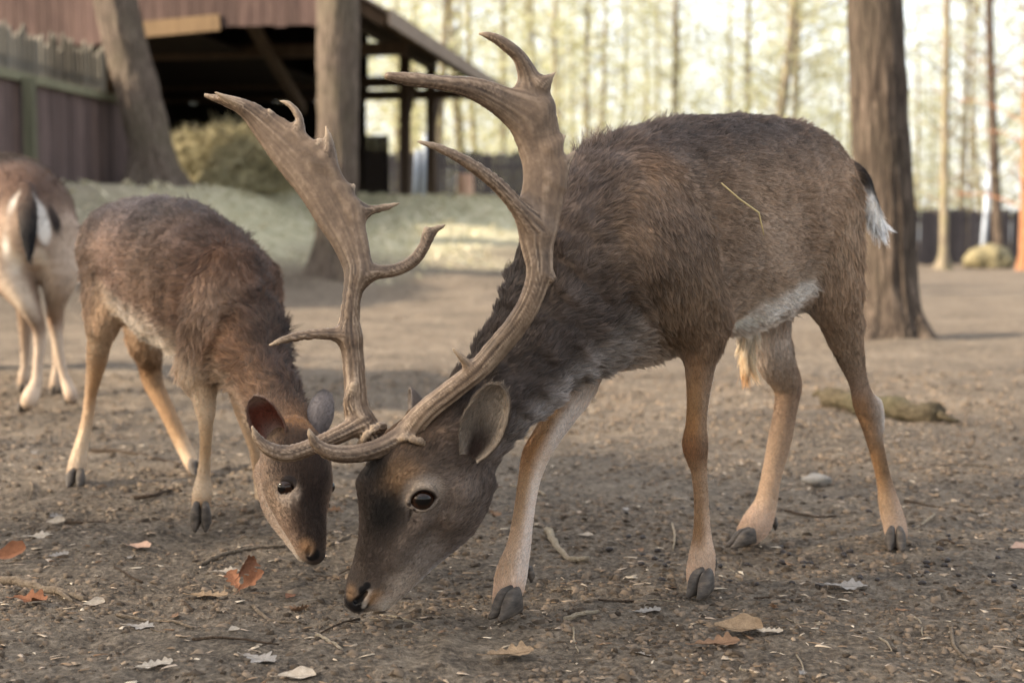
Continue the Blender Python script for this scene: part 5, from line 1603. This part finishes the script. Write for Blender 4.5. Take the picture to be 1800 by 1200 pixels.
def build_shed():
    root = empty('timber_shed', (-2.5, 20.0, 1.3), 'open timber shed with plank gable and overhanging roof on the bank', 'building')
    E0 = np.array([-1.93, 17.9, 0]); s = np.array([0.1515, 0.988, 0]); p = np.array([-0.988, 0.1515, 0]); z = np.array([0, 0, 1.0])
    W = lambda v, u, h: E0 + s * v + p * u + z * h
    brown = wood_mat('shed_red_brown_planks', (64, 50, 48), (98, 80, 74))
    beam = wood_mat('shed_brown_beams', (52, 43, 36), (86, 71, 58))
    tan = wood_mat('fresh_tan_board', (88, 72, 54), (118, 98, 74))
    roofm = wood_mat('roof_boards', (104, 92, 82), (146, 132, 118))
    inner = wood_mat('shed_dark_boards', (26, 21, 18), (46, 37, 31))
    black = wood_mat('shade_dark_back_boards', (10, 9, 8), (22, 19, 17))  # near-black tone paints in the shade at the back of the shed
    EZ, RZ, RU, LEN = 3.65, 6.1, 4.2, 9.4
    slope = (RZ - EZ) / RU
    # roof planes: planks running up the slope
    rng = np.random.default_rng(3)
    roof = MB()
    roof.beam(W(LEN / 2, -0.35, EZ - 0.35 * slope), W(LEN / 2, RU, RZ), LEN, 0.05)
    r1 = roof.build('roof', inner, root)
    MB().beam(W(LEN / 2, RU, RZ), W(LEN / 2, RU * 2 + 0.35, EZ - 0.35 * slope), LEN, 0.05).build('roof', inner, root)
    for i in range(34):                       # roof cladding boards on the visible slope
        v = -0.12 + (LEN + 0.24) * (i + 0.5) / 34
        j = rng.uniform(-0.01, 0.01)
        MB().beam(W(v, -0.42, EZ - 0.42 * slope + 0.05 + j), W(v, RU + 0.1, RZ + 0.08 + j), (LEN + 0.24) / 34 - 0.012, 0.03).build('shingle_board', roofm, r1)
    for i in range(11):                       # rafters under the roof
        v = 0.15 + (LEN - 0.3) * i / 10
        MB().beam(W(v, -0.33, EZ - 0.33 * slope - 0.10), W(v, RU, RZ - 0.10), 0.09, 0.14).build('rafter', beam, root)
    MB().beam(W(-0.1, -0.44, EZ - 0.42 * slope - 0.03), W(LEN + 0.1, -0.44, EZ - 0.42 * slope - 0.03), 0.03, 0.2).build('fascia', roofm, root)
    # plates, posts, tie beams
    PU = 1.0
    MB().beam(W(0.0, PU, EZ + PU * slope - 0.30), W(LEN, PU, EZ + PU * slope - 0.30), 0.16, 0.2).build('wall_plate', beam, root)
    for v in (2.8, 7.0, 9.2):
        a = W(v, PU, 0); zb = tz(a[0], a[1])
        MB().box((a[0], a[1], (zb - 0.1 + EZ + PU * slope - 0.4) / 2), (0.085, 0.085, (EZ + PU * slope - 0.4 - zb + 0.1) / 2), (s, p, z)).build('post', beam, root)
        MB().beam(W(v, 0.0, EZ - 0.28), W(v, 2 * RU, EZ - 0.28), 0.13, 0.18).build('tie_beam', beam, root)
        MB().beam(W(v, PU, EZ - 1.1), W(v + 0.9, PU, EZ - 0.05), 0.09, 0.1).build('brace', beam, root)
    a = W(1.2, 3.35, 0); zb = tz(a[0], a[1])
    MB().box((a[0], a[1], (zb + EZ) / 2 - 0.1), (0.07, 0.07, (EZ - zb) / 2 + 0.1), (s, p, z)).build('post', tan, root)
    MB().beam(W(0.4, 1.7, EZ + 0.1), W(5.2, 2.3, EZ - 0.9), 0.12, 0.16).build('brace', beam, root)
    # plank gable towards the yard
    n = 52; gw = 2 * RU
    for i in range(n):
        u = 0.1 + (gw - 0.2) * (i + 0.5) / n
        top = EZ + slope * min(u, gw - u) - 0.06
        bot = 3.30 + 0.02 * rng.uniform(-1, 1) + (0.0 if u < 2.8 else -0.18)
        w = (gw - 0.2) / n * 0.94
        lo_, hi_ = W(-0.03, u, bot), W(-0.03, u, top)
        MB().beam(lo_, hi_, 0.025, w, up=p).build('plank', brown, root)
    MB().beam(W(-0.07, 1.75, 3.36), W(-0.07, 2.95, 3.28), 0.03, 0.20).build('patch_board', tan, root)
    for i in range(30):                       # loft floor
        v = 0.3 + 8.9 * (i + 0.5) / 30
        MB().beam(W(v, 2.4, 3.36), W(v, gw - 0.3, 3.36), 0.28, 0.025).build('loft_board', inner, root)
    # closed far side and back with gaps
    for i in range(46):
        u = 2.3 + (gw - 2.4) * (i + 0.5) / 46
        a = W(LEN - 0.1, u, 0); zb = 1.2
        hi = EZ + slope * min(u, gw - u) - 0.12
        if True:
            tp = 3.36 if i not in (3, 7, 12, 13, 19, 26, 33) else 3.28
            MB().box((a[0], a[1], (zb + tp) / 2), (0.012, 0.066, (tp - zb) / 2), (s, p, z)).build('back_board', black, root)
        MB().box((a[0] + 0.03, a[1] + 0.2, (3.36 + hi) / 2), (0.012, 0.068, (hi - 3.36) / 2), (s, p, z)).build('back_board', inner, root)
    for i in range(58):
        v = 0.2 + (LEN - 0.3) * (i + 0.5) / 58
        a = W(v, gw - 0.2, 0)
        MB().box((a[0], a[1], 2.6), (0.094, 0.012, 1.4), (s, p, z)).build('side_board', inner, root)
    # stall door inside
    for i in range(6):
        a = W(8.6, 1.75 + 0.13 * i, 0)
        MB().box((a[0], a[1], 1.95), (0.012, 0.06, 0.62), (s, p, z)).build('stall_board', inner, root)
    # row of short partition boards behind the tan post
    for i in range(7):
        a = W(3.0, 4.1 + 0.18 * i, 0)
        MB().box((a[0], a[1], 2.55), (0.012, 0.07, 1.15), (s, p, z)).build('partition_board', beam, root)
    # hay heap under the roof
    n = 9000
    c = at(415, 346, 19.0); c[2] = tz(c[0], c[1])
    q = rng.normal(0, 1, (n, 3)); q /= np.linalg.norm(q, axis=1)[:, None]
    q[:, 2] = np.abs(q[:, 2])
    q *= (rng.uniform(0.8, 1.08, n) * (1 + 0.25 * vnoise(q, 2.2, 8)))[:, None]
    C = c + q * np.array([0.80, 0.6, 0.70]) * (1 + 0.5 * vnoise(q, 1.3, 18))[:, None] + rng.normal(0, 0.05, (n, 3))
    u = rng.normal(0, 1, (n, 3)); u /= np.linalg.norm(u, axis=1)[:, None]
    v = np.cross(u, rng.normal(0, 1, (n, 3))); v /= np.linalg.norm(v, axis=1)[:, None]
    V = np.stack([C - u * 0.09, C + v * 0.009, C + u * 0.09, C - v * 0.009], 1).reshape(-1, 3)
    me = new_mesh('hay_heap', V, (np.arange(n) * 4)[:, None] + np.arange(4)[None], False)
    hm = leaf_mat('hay_stalks', [(158, 154, 124), (196, 186, 152), (110, 106, 84), (206, 196, 166)])
    hr = empty('hay_heap', tuple(c), 'heap of greenish hay under the shed roof', 'hay')
    link('stalks', me, hr, hm)
    bm = bmesh.new(); bmesh.ops.create_icosphere(bm, subdivisions=4, radius=1)
    for w_ in bm.verts:
        f = 1 + 0.12 * float(vnoise(np.array([[w_.co.x, w_.co.y, w_.co.z]]), 3.0, 5)[0])
        w_.co = Vector((w_.co.x * 0.58 * f + c[0], w_.co.y * 0.5 * f + c[1], max(w_.co.z, -0.1) * 0.40 * f + c[2]))
    me = bpy.data.meshes.new('core'); bm.to_mesh(me); bm.free()
    link('core', me, hr, solid('hay_core', (120, 114, 90), 0.95))

def build_yard_objects():
    steel = solid('pale_painted_pole', (168, 178, 192), 0.5)
    a, b = at(1726, 452, 33.5), at(1741, 285, 33.5); a[2] = -0.05
    V, F = tube([a, b], [0.075, 0.065], 10)
    tag(MB().add(V, F).build('pole', steel, None, True), 'tilted pale blue pole standing by the mossy rock at the dark fence', 'pole')
    for k, (x0, x1, yt) in enumerate(((742, 748, 236), (757, 752, 250), (728, 734, 262))):
        a, b = at(x0, 350, 29.5), at(x1, yt, 29.5)
        a[2] = tz(a[0], a[1]) - 0.05
        V, F = tube([a, b], [0.05, 0.045], 10)
        tag(MB().add(V, F).build('pole', steel, None, True), ('tall pale pole leaning beside the shed post', 'stubby pale pole next to the shed\'s outer post', 'short pale pole at the foot of the shed post')[k], 'pole', 'pale poles by the shed')
    # pale sawn post
    t = trunk_mesh('timber_post', [at(818, 372, 24.0), at(817, 340, 24.0), at(816, 306, 24.0)], [0.15, 0.145, 0.14], 14, seed=4)
    tag(link('timber_post', t, None, bark_mat('debarked_wood', (150, 116, 96), (186, 152, 130), (208, 176, 152))), 'short pinkish stripped post standing at the edge of the bank', 'post')
    # mossy rock by the fence
    def rock(name, c, half, mat, label, seed, sub=4, group=None):
        bm = bmesh.new(); bmesh.ops.create_icosphere(bm, subdivisions=sub, radius=1)
        P = np.array([v.co[:] for v in bm.verts])
        f = 1 + 0.22 * vnoise(P, 1.4, seed) + 0.10 * vnoise(P, 3.3, seed + 1) + 0.04 * vnoise(P, 9, seed + 2)
        for v, k in zip(bm.verts, f):
            v.co = Vector((v.co.x * k * half[0] + c[0], v.co.y * k * half[1] + c[1], max(v.co.z, -0.4) * k * half[2] + c[2]))
        me = bpy.data.meshes.new(name); bm.to_mesh(me); bm.free()
        me.polygons.foreach_set('use_smooth', np.ones(len(me.polygons), bool))
        return tag(link(name, me, None, mat), label, 'rock', group)
    mossy = bark_mat('mossy_stone', (84, 78, 60), (124, 116, 90), (150, 140, 114), scale=(3, 3, 3))
    c = at(1736, 468, 32.5); c[2] = 0.15
    rock('rock', c, (0.55, 0.5, 0.36), mossy, 'mossy yellow-green rock at the foot of the pale pole', 3)
    pale = bark_mat('pale_stone', (130, 124, 116), (158, 152, 144), (180, 174, 166), scale=(9, 9, 9))
    g = on_flat(1435, 846)
    rock('stone', (g[0], g[1], 0.005), (0.042, 0.03, 0.016), pale, 'flat whitish stone lying between the buck\'s hind legs', 7, 3)
    # log
    A, B = on_flat(1452, 712), on_flat(1648, 742)
    n = 9
    pts = [A + (B - A) * i / (n - 1) + np.array([0, 0, 0.028 + 0.006 * math.sin(i * 1.7)]) for i in range(n)]
    V, F = tube(catmull(pts, 3), 0.038 + 0.006 * np.sin(np.arange(3 * (n - 1) + 1) * 0.9), 14, True, 0.10, np.random.default_rng(3))
    lg = empty('log', tuple(A), 'short mossy log lying on the ground behind the buck\'s hind hoof', 'log')
    MB().add(V, F).build('log_wood', bark_mat('mossy_log_bark', (58, 50, 40), (102, 92, 74), (138, 126, 104), moss=(104, 102, 74), moss_amt=0.5, scale=(20, 20, 20)), lg, True)
    V, F = tube([A + (0.0, 0, 0.03), A + (-0.03, 0.02, 0.05), A + (-0.05, 0.02, 0.035)], [0.02, 0.014, 0.008], 8)
    MB().add(V, F).build('broken_branch', bpy.data.materials['mossy_log_bark'], lg, True)
    V, F = tube([B + (0.0, 0, 0.03), B + (0.04, -0.02, 0.012), B + (0.07, -0.03, 0.006)], [0.016, 0.012, 0.006], 8)
    MB().add(V, F).build('broken_branch', bpy.data.materials['mossy_log_bark'], lg, True)
# ------------------------------------------------------------------ single leaves, sticks and droppings on the dirt
def gpoint(px, py, lift=0.0):
    g = on_flat(px, py, 0.0)
    g[2] = float(ground_z(g[0], g[1])[0]) + lift
    return g

def oak_leaf_mesh(seed, lobes=4, curl=0.25, wavy=0.12, width=0.30, depth=0.45):
    """lobed leaf along +X, length 1, with midrib crease and a stalk"""
    rng = np.random.default_rng(seed)
    n, m = 34, 4
    V, F = [], []
    bend = rng.uniform(-0.15, 0.15)
    for i in range(n):
        s = i / (n - 1)
        env = math.sin(math.pi * min(1, s * 0.86 + 0.06)) ** 0.7 * (0.55 + 0.75 * s) * (1 if s < 0.9 else max(0.05, (1 - s) / 0.1) ** 0.5)
        for side in (-1, 1):
            ph = 0.35 * side + rng.normal(0, 0.03)
            lob = 1 - depth * (0.5 + 0.5 * math.cos(2 * math.pi * (s * (lobes + 0.5) + ph * 0.3))) ** 1.2
            w = width * env * lob
            for j in range(1, m + 1):
                f = j / m
                y = side * w * f
                z = curl * (f * w) ** 1.4 * 1.6 + wavy * 0.35 * math.sin(s * 9 + side * 1.3 + seed) * f * w * 2 + curl * 0.5 * (s - 0.5) ** 2 + 0.02 * f
                V.append((s + 0.10 * f * w, y + bend * s * s, z))
        V.append((s, bend * s * s, curl * 0.5 * (s - 0.5) ** 2))
    k = 2 * m + 1
    for i in range(n - 1):
        a, b = i * k, (i + 1) * k
        for side in (0, 1):
            idx = [2 * m] + [side * m + q for q in range(m)]
            for q in range(m):
                f = (a + idx[q], a + idx[q + 1], b + idx[q + 1], b + idx[q])
                F.append(f if side else f[::-1])
    o = len(V)
    T, TF = tube([(-0.22, 0.02, 0.05), (-0.1, 0.0, 0.03), (0.05, 0, curl * 0.1 + 0.01), (0.5, bend * 0.25, 0.004), (0.95, bend * 0.9, curl * 0.11)], [0.010, 0.009, 0.009, 0.006, 0.003], 5)
    V += [tuple(q) for q in T]
    F += [tuple(q + o for q in f) for f in TF]
    return new_mesh('fallen_leaf', V, F)

def leaf_paper(name, dark, light, trans=0.25):
    t = NT(name, 0.75, 0.2)
    n = t.noise(t.co((1, 1, 1)), 5, 6, 0.65)
    n2 = t.noise(t.co((1, 1, 1)), 30, 3, 0.6)
    c = t.mix(0.4, t.ramp(n, [(0.3, dark), (0.7, light)]), t.ramp(n2, [(0.3, dark), (0.75, light)]))
    t.base(c)
    t.bump(n2, 0.4, 0.05)
    return t.m

def build_litter():
    rng = np.random.default_rng(8)
    var = [oak_leaf_mesh(i, lobes=(4, 5, 3, 4, 5)[i], curl=(0.35, 0.15, 0.6, 0.9, 0.25)[i], wavy=(0.2, 0.3, 0.4, 0.3, 0.2)[i]) for i in range(5)]
    flat = [oak_leaf_mesh(20 + i, lobes=2, curl=0.3 + 0.2 * i, width=0.34, depth=0.10) for i in range(2)]
    M = dict(orange=leaf_paper('leaf_orange', (104, 68, 48), (148, 100, 72)), russet=leaf_paper('leaf_russet', (104, 68, 48), (160, 112, 84)),
             tan=leaf_paper('leaf_tan', (112, 92, 72), (172, 148, 120)), pale=leaf_paper('leaf_pale', (142, 128, 112), (200, 188, 172)),
             grey=leaf_paper('leaf_grey', (118, 110, 102), (172, 165, 158)), pink=leaf_paper('leaf_pink', (160, 128, 108), (200, 168, 148)), brown=leaf_paper('leaf_brown', (104, 80, 62), (150, 118, 92)))
    def leaf(px, py, size, mat, k, ang, label, tilt=(0, 0), lift=0.004, mesh=None, group=None):
        g = gpoint(px, py, lift)
        L = 0.86 * size * np.linalg.norm(g - np.array([0, 0, CAMH])) / 2500.0
        me = (mesh if mesh is not None else var[k])
        ob = bpy.data.objects.new('fallen_leaf', me)
        COL.objects.link(ob)
        if not me.materials:
            me.materials.append(M[mat])
        ob.material_slots[0].link = 'OBJECT'; ob.material_slots[0].material = M[mat]
        a = math.radians(ang)
        ob.location = g - np.array([math.cos(a), math.sin(a), 0]) * L * 0.5
        ob.rotation_euler = (math.radians(tilt[0]), math.radians(tilt[1]), a)
        ob.scale = (L, L, L)
        return tag(ob, label, 'leaf', group)
    G = 'dry oak leaves lying on the dirt'
    leaf(18, 990, 62, 'orange', 0, 10, 'bright orange curled leaf at the frame\'s side edge', (40, -10), 0.012, flat[1], G)
    leaf(55, 1068, 72, 'orange', 2, -12, 'orange-brown leaf lying below the thick grey stick', (15, 0), 0.008, None, G)
    leaf(430, 1024, 62, 'russet', 3, 70, 'upright russet oak leaf curling beside the young deer\'s muzzle', (70, -30), 0.025, None, G)
    leaf(446, 1040, 60, 'russet', 2, 30, 'russet leaf leaning against the upright oak leaf', (35, -35), 0.012, None, G)
    leaf(412, 1030, 54, 'russet', 0, 120, 'crumpled russet leaf at the foot of the upright oak leaf', (-30, -30), 0.010, None, G)
    leaf(365, 1046, 74, 'tan', 4, -14, 'flat tan leaf in front of the russet oak leaves', (4, 0), 0.004, None, G)
    leaf(398, 1006, 52, 'pale', 1, 8, 'small pale leaf tucked behind the russet oak leaves', (6, 0), 0.004, None, G)
    leaf(66, 942, 58, 'pale', 1, 20, 'whitish lobed leaf beyond the orange curled leaf', (5, 0), 0.005, None, G)
    leaf(104, 975, 40, 'grey', 4, 35, 'small greyish leaf near the bright orange leaf', (10, 0), 0.006, None, G)
    leaf(246, 962, 48, 'pink', 0, -20, 'pinkish crinkled leaf between the young deer\'s front hoof and the orange leaf', (10, 0), 0.006, flat[0], G)
    leaf(98, 917, 34, 'pale', 2, 15, 'tiny cream leaf standing on the dirt below the young deer\'s hind hoof', (25, 0), 0.008, flat[1], G)
    leaf(455, 1166, 84, 'grey', 1, -35, 'large grey-white leaf at the frame\'s bottom edge', (6, 0), 0.004, None, G)
    leaf(522, 1194, 74, 'pale', 0, 10, 'white leaf cut by the frame\'s bottom edge', (8, 0), 0.005, flat[0], G)
    leaf(272, 1178, 74, 'pale', 4, 25, 'pale dusty leaf near the bottom corner', (5, 0), 0.004, None, G)
    leaf(246, 1104, 60, 'grey', 1, -15, 'silvery leaf lying between two thin twigs', (5, 0), 0.004, None, G)
    leaf(410, 1116, 26, 'pale', 3, 60, 'tiny white leaf scrap between the grey leaf and the twig', (15, 0), 0.004, flat[0], G)
    leaf(898, 1150, 96, 'tan', 0, 12, 'tan oak leaf below the buck\'s leading front hoof', (8, 0), 0.006, None, G)
    leaf(1298, 1106, 96, 'tan', 2, -8, 'big curled tan leaf in the near ground below the buck\'s belly', (16, 4), 0.010, flat[1], G)
    leaf(1262, 1134, 92, 'brown', 0, 8, 'brown oak leaf touching the big curled tan leaf', (6, 0), 0.006, None, G)
    leaf(1352, 1114, 52, 'pale', 4, -20, 'small pale leaf beside the big curled tan leaf', (6, 0), 0.006, None, G)
    leaf(1487, 1038, 84, 'grey', 1, -12, 'grey-brown leaf among the dark droppings', (5, 0), 0.006, None, G)
    leaf(1140, 1070, 56, 'grey', 4, 10, 'pale grey leaf in front of the buck\'s planted front hoof', (5, 0), 0.004, None, G)
    leaf(1792, 962, 46, 'pink', 0, 30, 'pinkish leaf at the frame\'s far side edge', (10, 0), 0.006, flat[0], G)
    leaf(820, 930, 40, 'grey', 1, 40, 'greyish leaf under the buck\'s jaw', (8, 0), 0.004, None, G)
    leaf(1030, 935, 30, 'pale', 3, 0, 'pale leaf scrap beyond the bent stick', (8, 0), 0.004, flat[0], G)
    leaf(508, 1040, 30, 'russet', 2, 80, 'tiny russet scrap beside the thin twig under the young deer', (8, 0), 0.004, flat[0], G)
    leaf(166, 1068, 40, 'pale', 3, 20, 'dry pale leaf against the thick grey stick', (20, 0), 0.006, flat[1], G)
    for (px, py) in ((1300, 815), (1690, 800), (1470, 770), (1100, 890), (1640, 870), (1730, 900), (300, 760), (60, 800), (700, 560), (860, 900)):
        leaf(px, py, rng.uniform(22, 40), ('pale', 'tan', 'grey')[rng.integers(3)], int(rng.integers(5)), rng.uniform(0, 360), 'small faded leaf lying out of focus on the dirt behind the deer', (8, 0), 0.004, None, 'small faded leaves behind the deer')
    # sticks
    sm = bark_mat('grey_twig_bark', (112, 98, 82), (160, 143, 124), (192, 175, 154), scale=(60, 60, 60))
    sp = bark_mat('pale_stripped_twig', (176, 156, 130), (204, 188, 164), (220, 206, 186), scale=(60, 60, 60))
    sd = bark_mat('dark_twig_bark', (66, 54, 44), (104, 88, 74), (128, 112, 96), scale=(60, 60, 60))
    def stick(path, rpx, mat, label, name='twig', group='twigs and sticks on the dirt', forks=()):
        pts = [gpoint(px, py, 0.0) for px, py in path]
        sc = np.linalg.norm(pts[0] - np.array([0, 0, CAMH])) / 2500.0
        for q in pts:
            q[2] += rpx * sc * 0.8
        c = catmull(np.array(pts), 5)
        c += rng.normal(0, rpx * sc * 0.18, c.shape)
        V, F = tube(c, np.linspace(rpx, rpx * 0.6, len(c)) * sc * rng.uniform(0.9, 1.1, len(c)), 8)
        mb = MB().add(V, F)
        for f in forks:
            q = [gpoint(px, py, rpx * sc) for px, py in f]
            V, F = tube(catmull(np.array(q), 4), np.linspace(rpx * 0.6, rpx * 0.25, 4 * (len(q) - 1) + 1) * sc, 6)
            mb.add(V, F)
        return tag(mb.build(name, mat, None, True), label, 'stick', group)
    stick([(962, 934), (975, 955), (995, 974), (1034, 980)], 6.5, sp, 'bent bone-pale stick behind the buck\'s leading front leg', 'stick')
    stick([(992, 1081), (1020, 1078), (1052, 1072)], 5, sp, 'short pale stick between the buck\'s two front hooves', 'stick')
    stick([(1050, 1047), (1110, 1047), (1172, 1049)], 2.6, sd, 'thin dark twig left of the buck\'s planted front hoof')
    stick([(-10, 1022), (50, 1032), (100, 1046), (150, 1056)], 8, sm, 'thick grey stick entering at the frame\'s side edge', 'stick', forks=([(100, 1046), (128, 1066)],))
    stick([(350, 990), (400, 974), (450, 962), (500, 957)], 4.2, sm, 'grey twig running to the young deer\'s muzzle')
    stick([(580, 962), (610, 950), (640, 932)], 4, sm, 'grey twig between the two muzzles')
    stick([(445, 1058), (470, 1076), (495, 1083), (530, 1083)], 3.4, sm, 'curved grey twig in front of the russet oak leaves')
    stick([(205, 1085), (260, 1088), (300, 1098), (340, 1110)], 3.2, sm, 'long thin twig beside the silvery leaf')
    stick([(338, 1130), (400, 1130), (490, 1132)], 2.8, sd, 'straight dark twig above the large grey-white leaf')
    stick([(556, 1110), (580, 1128), (602, 1146)], 3.4, sp, 'white stripped twig lying below the buck\'s nose')
    stick([(668, 1076), (710, 1083), (748, 1096)], 2.6, sp, 'pale straw stalk at the buck\'s mouth')
    stick([(1672, 1100), (1676, 1128), (1698, 1156)], 3.6, sm, 'short curved twig in the near corner')
    stick([(1008, 1098), (1010, 1118), (1016, 1136)], 2.0, sp, 'thin white straw below the short pale stick')
    stick([(1182, 915), (1186, 935), (1184, 952)], 2.2, sp, 'upright bit of straw beside the planted front leg')
    stick([(115, 916), (170, 916), (225, 908)], 2.8, sd, 'dark twig beside the tiny cream leaf')
    stick([(235, 880), (275, 878), (300, 866), (318, 868)], 4, sd, 'dark forked twig behind the young deer\'s lifted hoof', forks=([(275, 878), (290, 862)],))
    stick([(160, 790), (230, 796), (320, 818)], 3.2, sd, 'long dark twig between the young deer\'s legs')
    stick([(1380, 895), (1430, 905), (1470, 905)], 2.4, sd, 'dark twig beyond the buck\'s hind hooves')
    stick([(1590, 880), (1650, 890), (1720, 896)], 2.4, sd, 'thin dark twig to the side of the buck\'s hind hoof')
    stick([(960, 868), (940, 858), (900, 852)], 2.4, sp, 'pale stalk behind the buck\'s leading front leg')
    stick([(1400, 1150), (1410, 1170), (1416, 1190)], 1.6, sp, 'single pale straw near the bottom edge')
    for i in range(34):
        px, py = rng.uniform(20, 1780), rng.choice([rng.uniform(860, 1190), rng.uniform(1000, 1190), rng.uniform(760, 900)])
        a, L = rng.uniform(0, 6.28), rng.uniform(14, 46)
        m = (px + rng.normal(0, 4), py + rng.normal(0, 2))
        stick([(px - L * math.cos(a), py - 0.35 * L * math.sin(a)), m, (px + L * math.cos(a + 0.3), py + 0.35 * L * math.sin(a + 0.3))], rng.uniform(1.2, 2.4), (sm, sp, sd)[i % 3], 'thin broken twig lying loose on the trodden dirt', 'twig', 'thin broken twigs on the trodden dirt')
    for i in range(16):
        leaf(rng.uniform(20, 1780), rng.uniform(900, 1190), rng.uniform(24, 46), ('brown', 'tan', 'grey', 'brown')[i % 4], int(rng.integers(5)), rng.uniform(0, 360), 'crumpled dull leaf pressed into the near dirt', (rng.uniform(-20, 20), rng.uniform(-12, 12)), 0.002, None, 'crumpled dull leaves in the near dirt')
    # droppings
    bm = bmesh.new(); bmesh.ops.create_icosphere(bm, subdivisions=2, radius=1.0)
    for v in bm.verts:
        v.co.x *= 1.35 - 0.25 * v.co.x
    me = bpy.data.meshes.new('dropping'); bm.to_mesh(me); bm.free()
    me.polygons.foreach_set('use_smooth', np.ones(len(me.polygons), bool))
    me.materials.append(NT('dung', 0.6, 0.35).base((44, 37, 34)).m)
    pos = [(1130, 936), (1105, 934), (1155, 952), (1165, 958), (1128, 965), (1150, 975), (1100, 905), (1175, 985), (1160, 978), (1266, 980), (1230, 940)]
    for _ in range(62):
        pos.append((rng.uniform(1060, 1790), rng.choice([rng.uniform(850, 1000), rng.uniform(930, 1040)])))
    for px, py in pos:
        g = gpoint(px, py, 0.002)
        ob = bpy.data.objects.new('dropping', me)
        COL.objects.link(ob)
        r = rng.uniform(0.0042, 0.0068)
        ob.location = g; ob.scale = (r, r, r * 0.85)
        ob.rotation_euler = (rng.uniform(-0.3, 0.3), rng.uniform(-0.3, 0.3), rng.uniform(0, 6.28))
        tag(ob, 'small dark oval dropping lying on the dirt', 'dropping', 'dark droppings scattered around the buck\'s hooves')
# ------------------------------------------------------------------ build everything
FURN = (330000, 130000, 45000)
build_ground()
build_shed()
build_fences()
build_trees()
build_ground_cover()
build_yard_objects()
build_buck()
build_young()
build_rear()
build_litter()
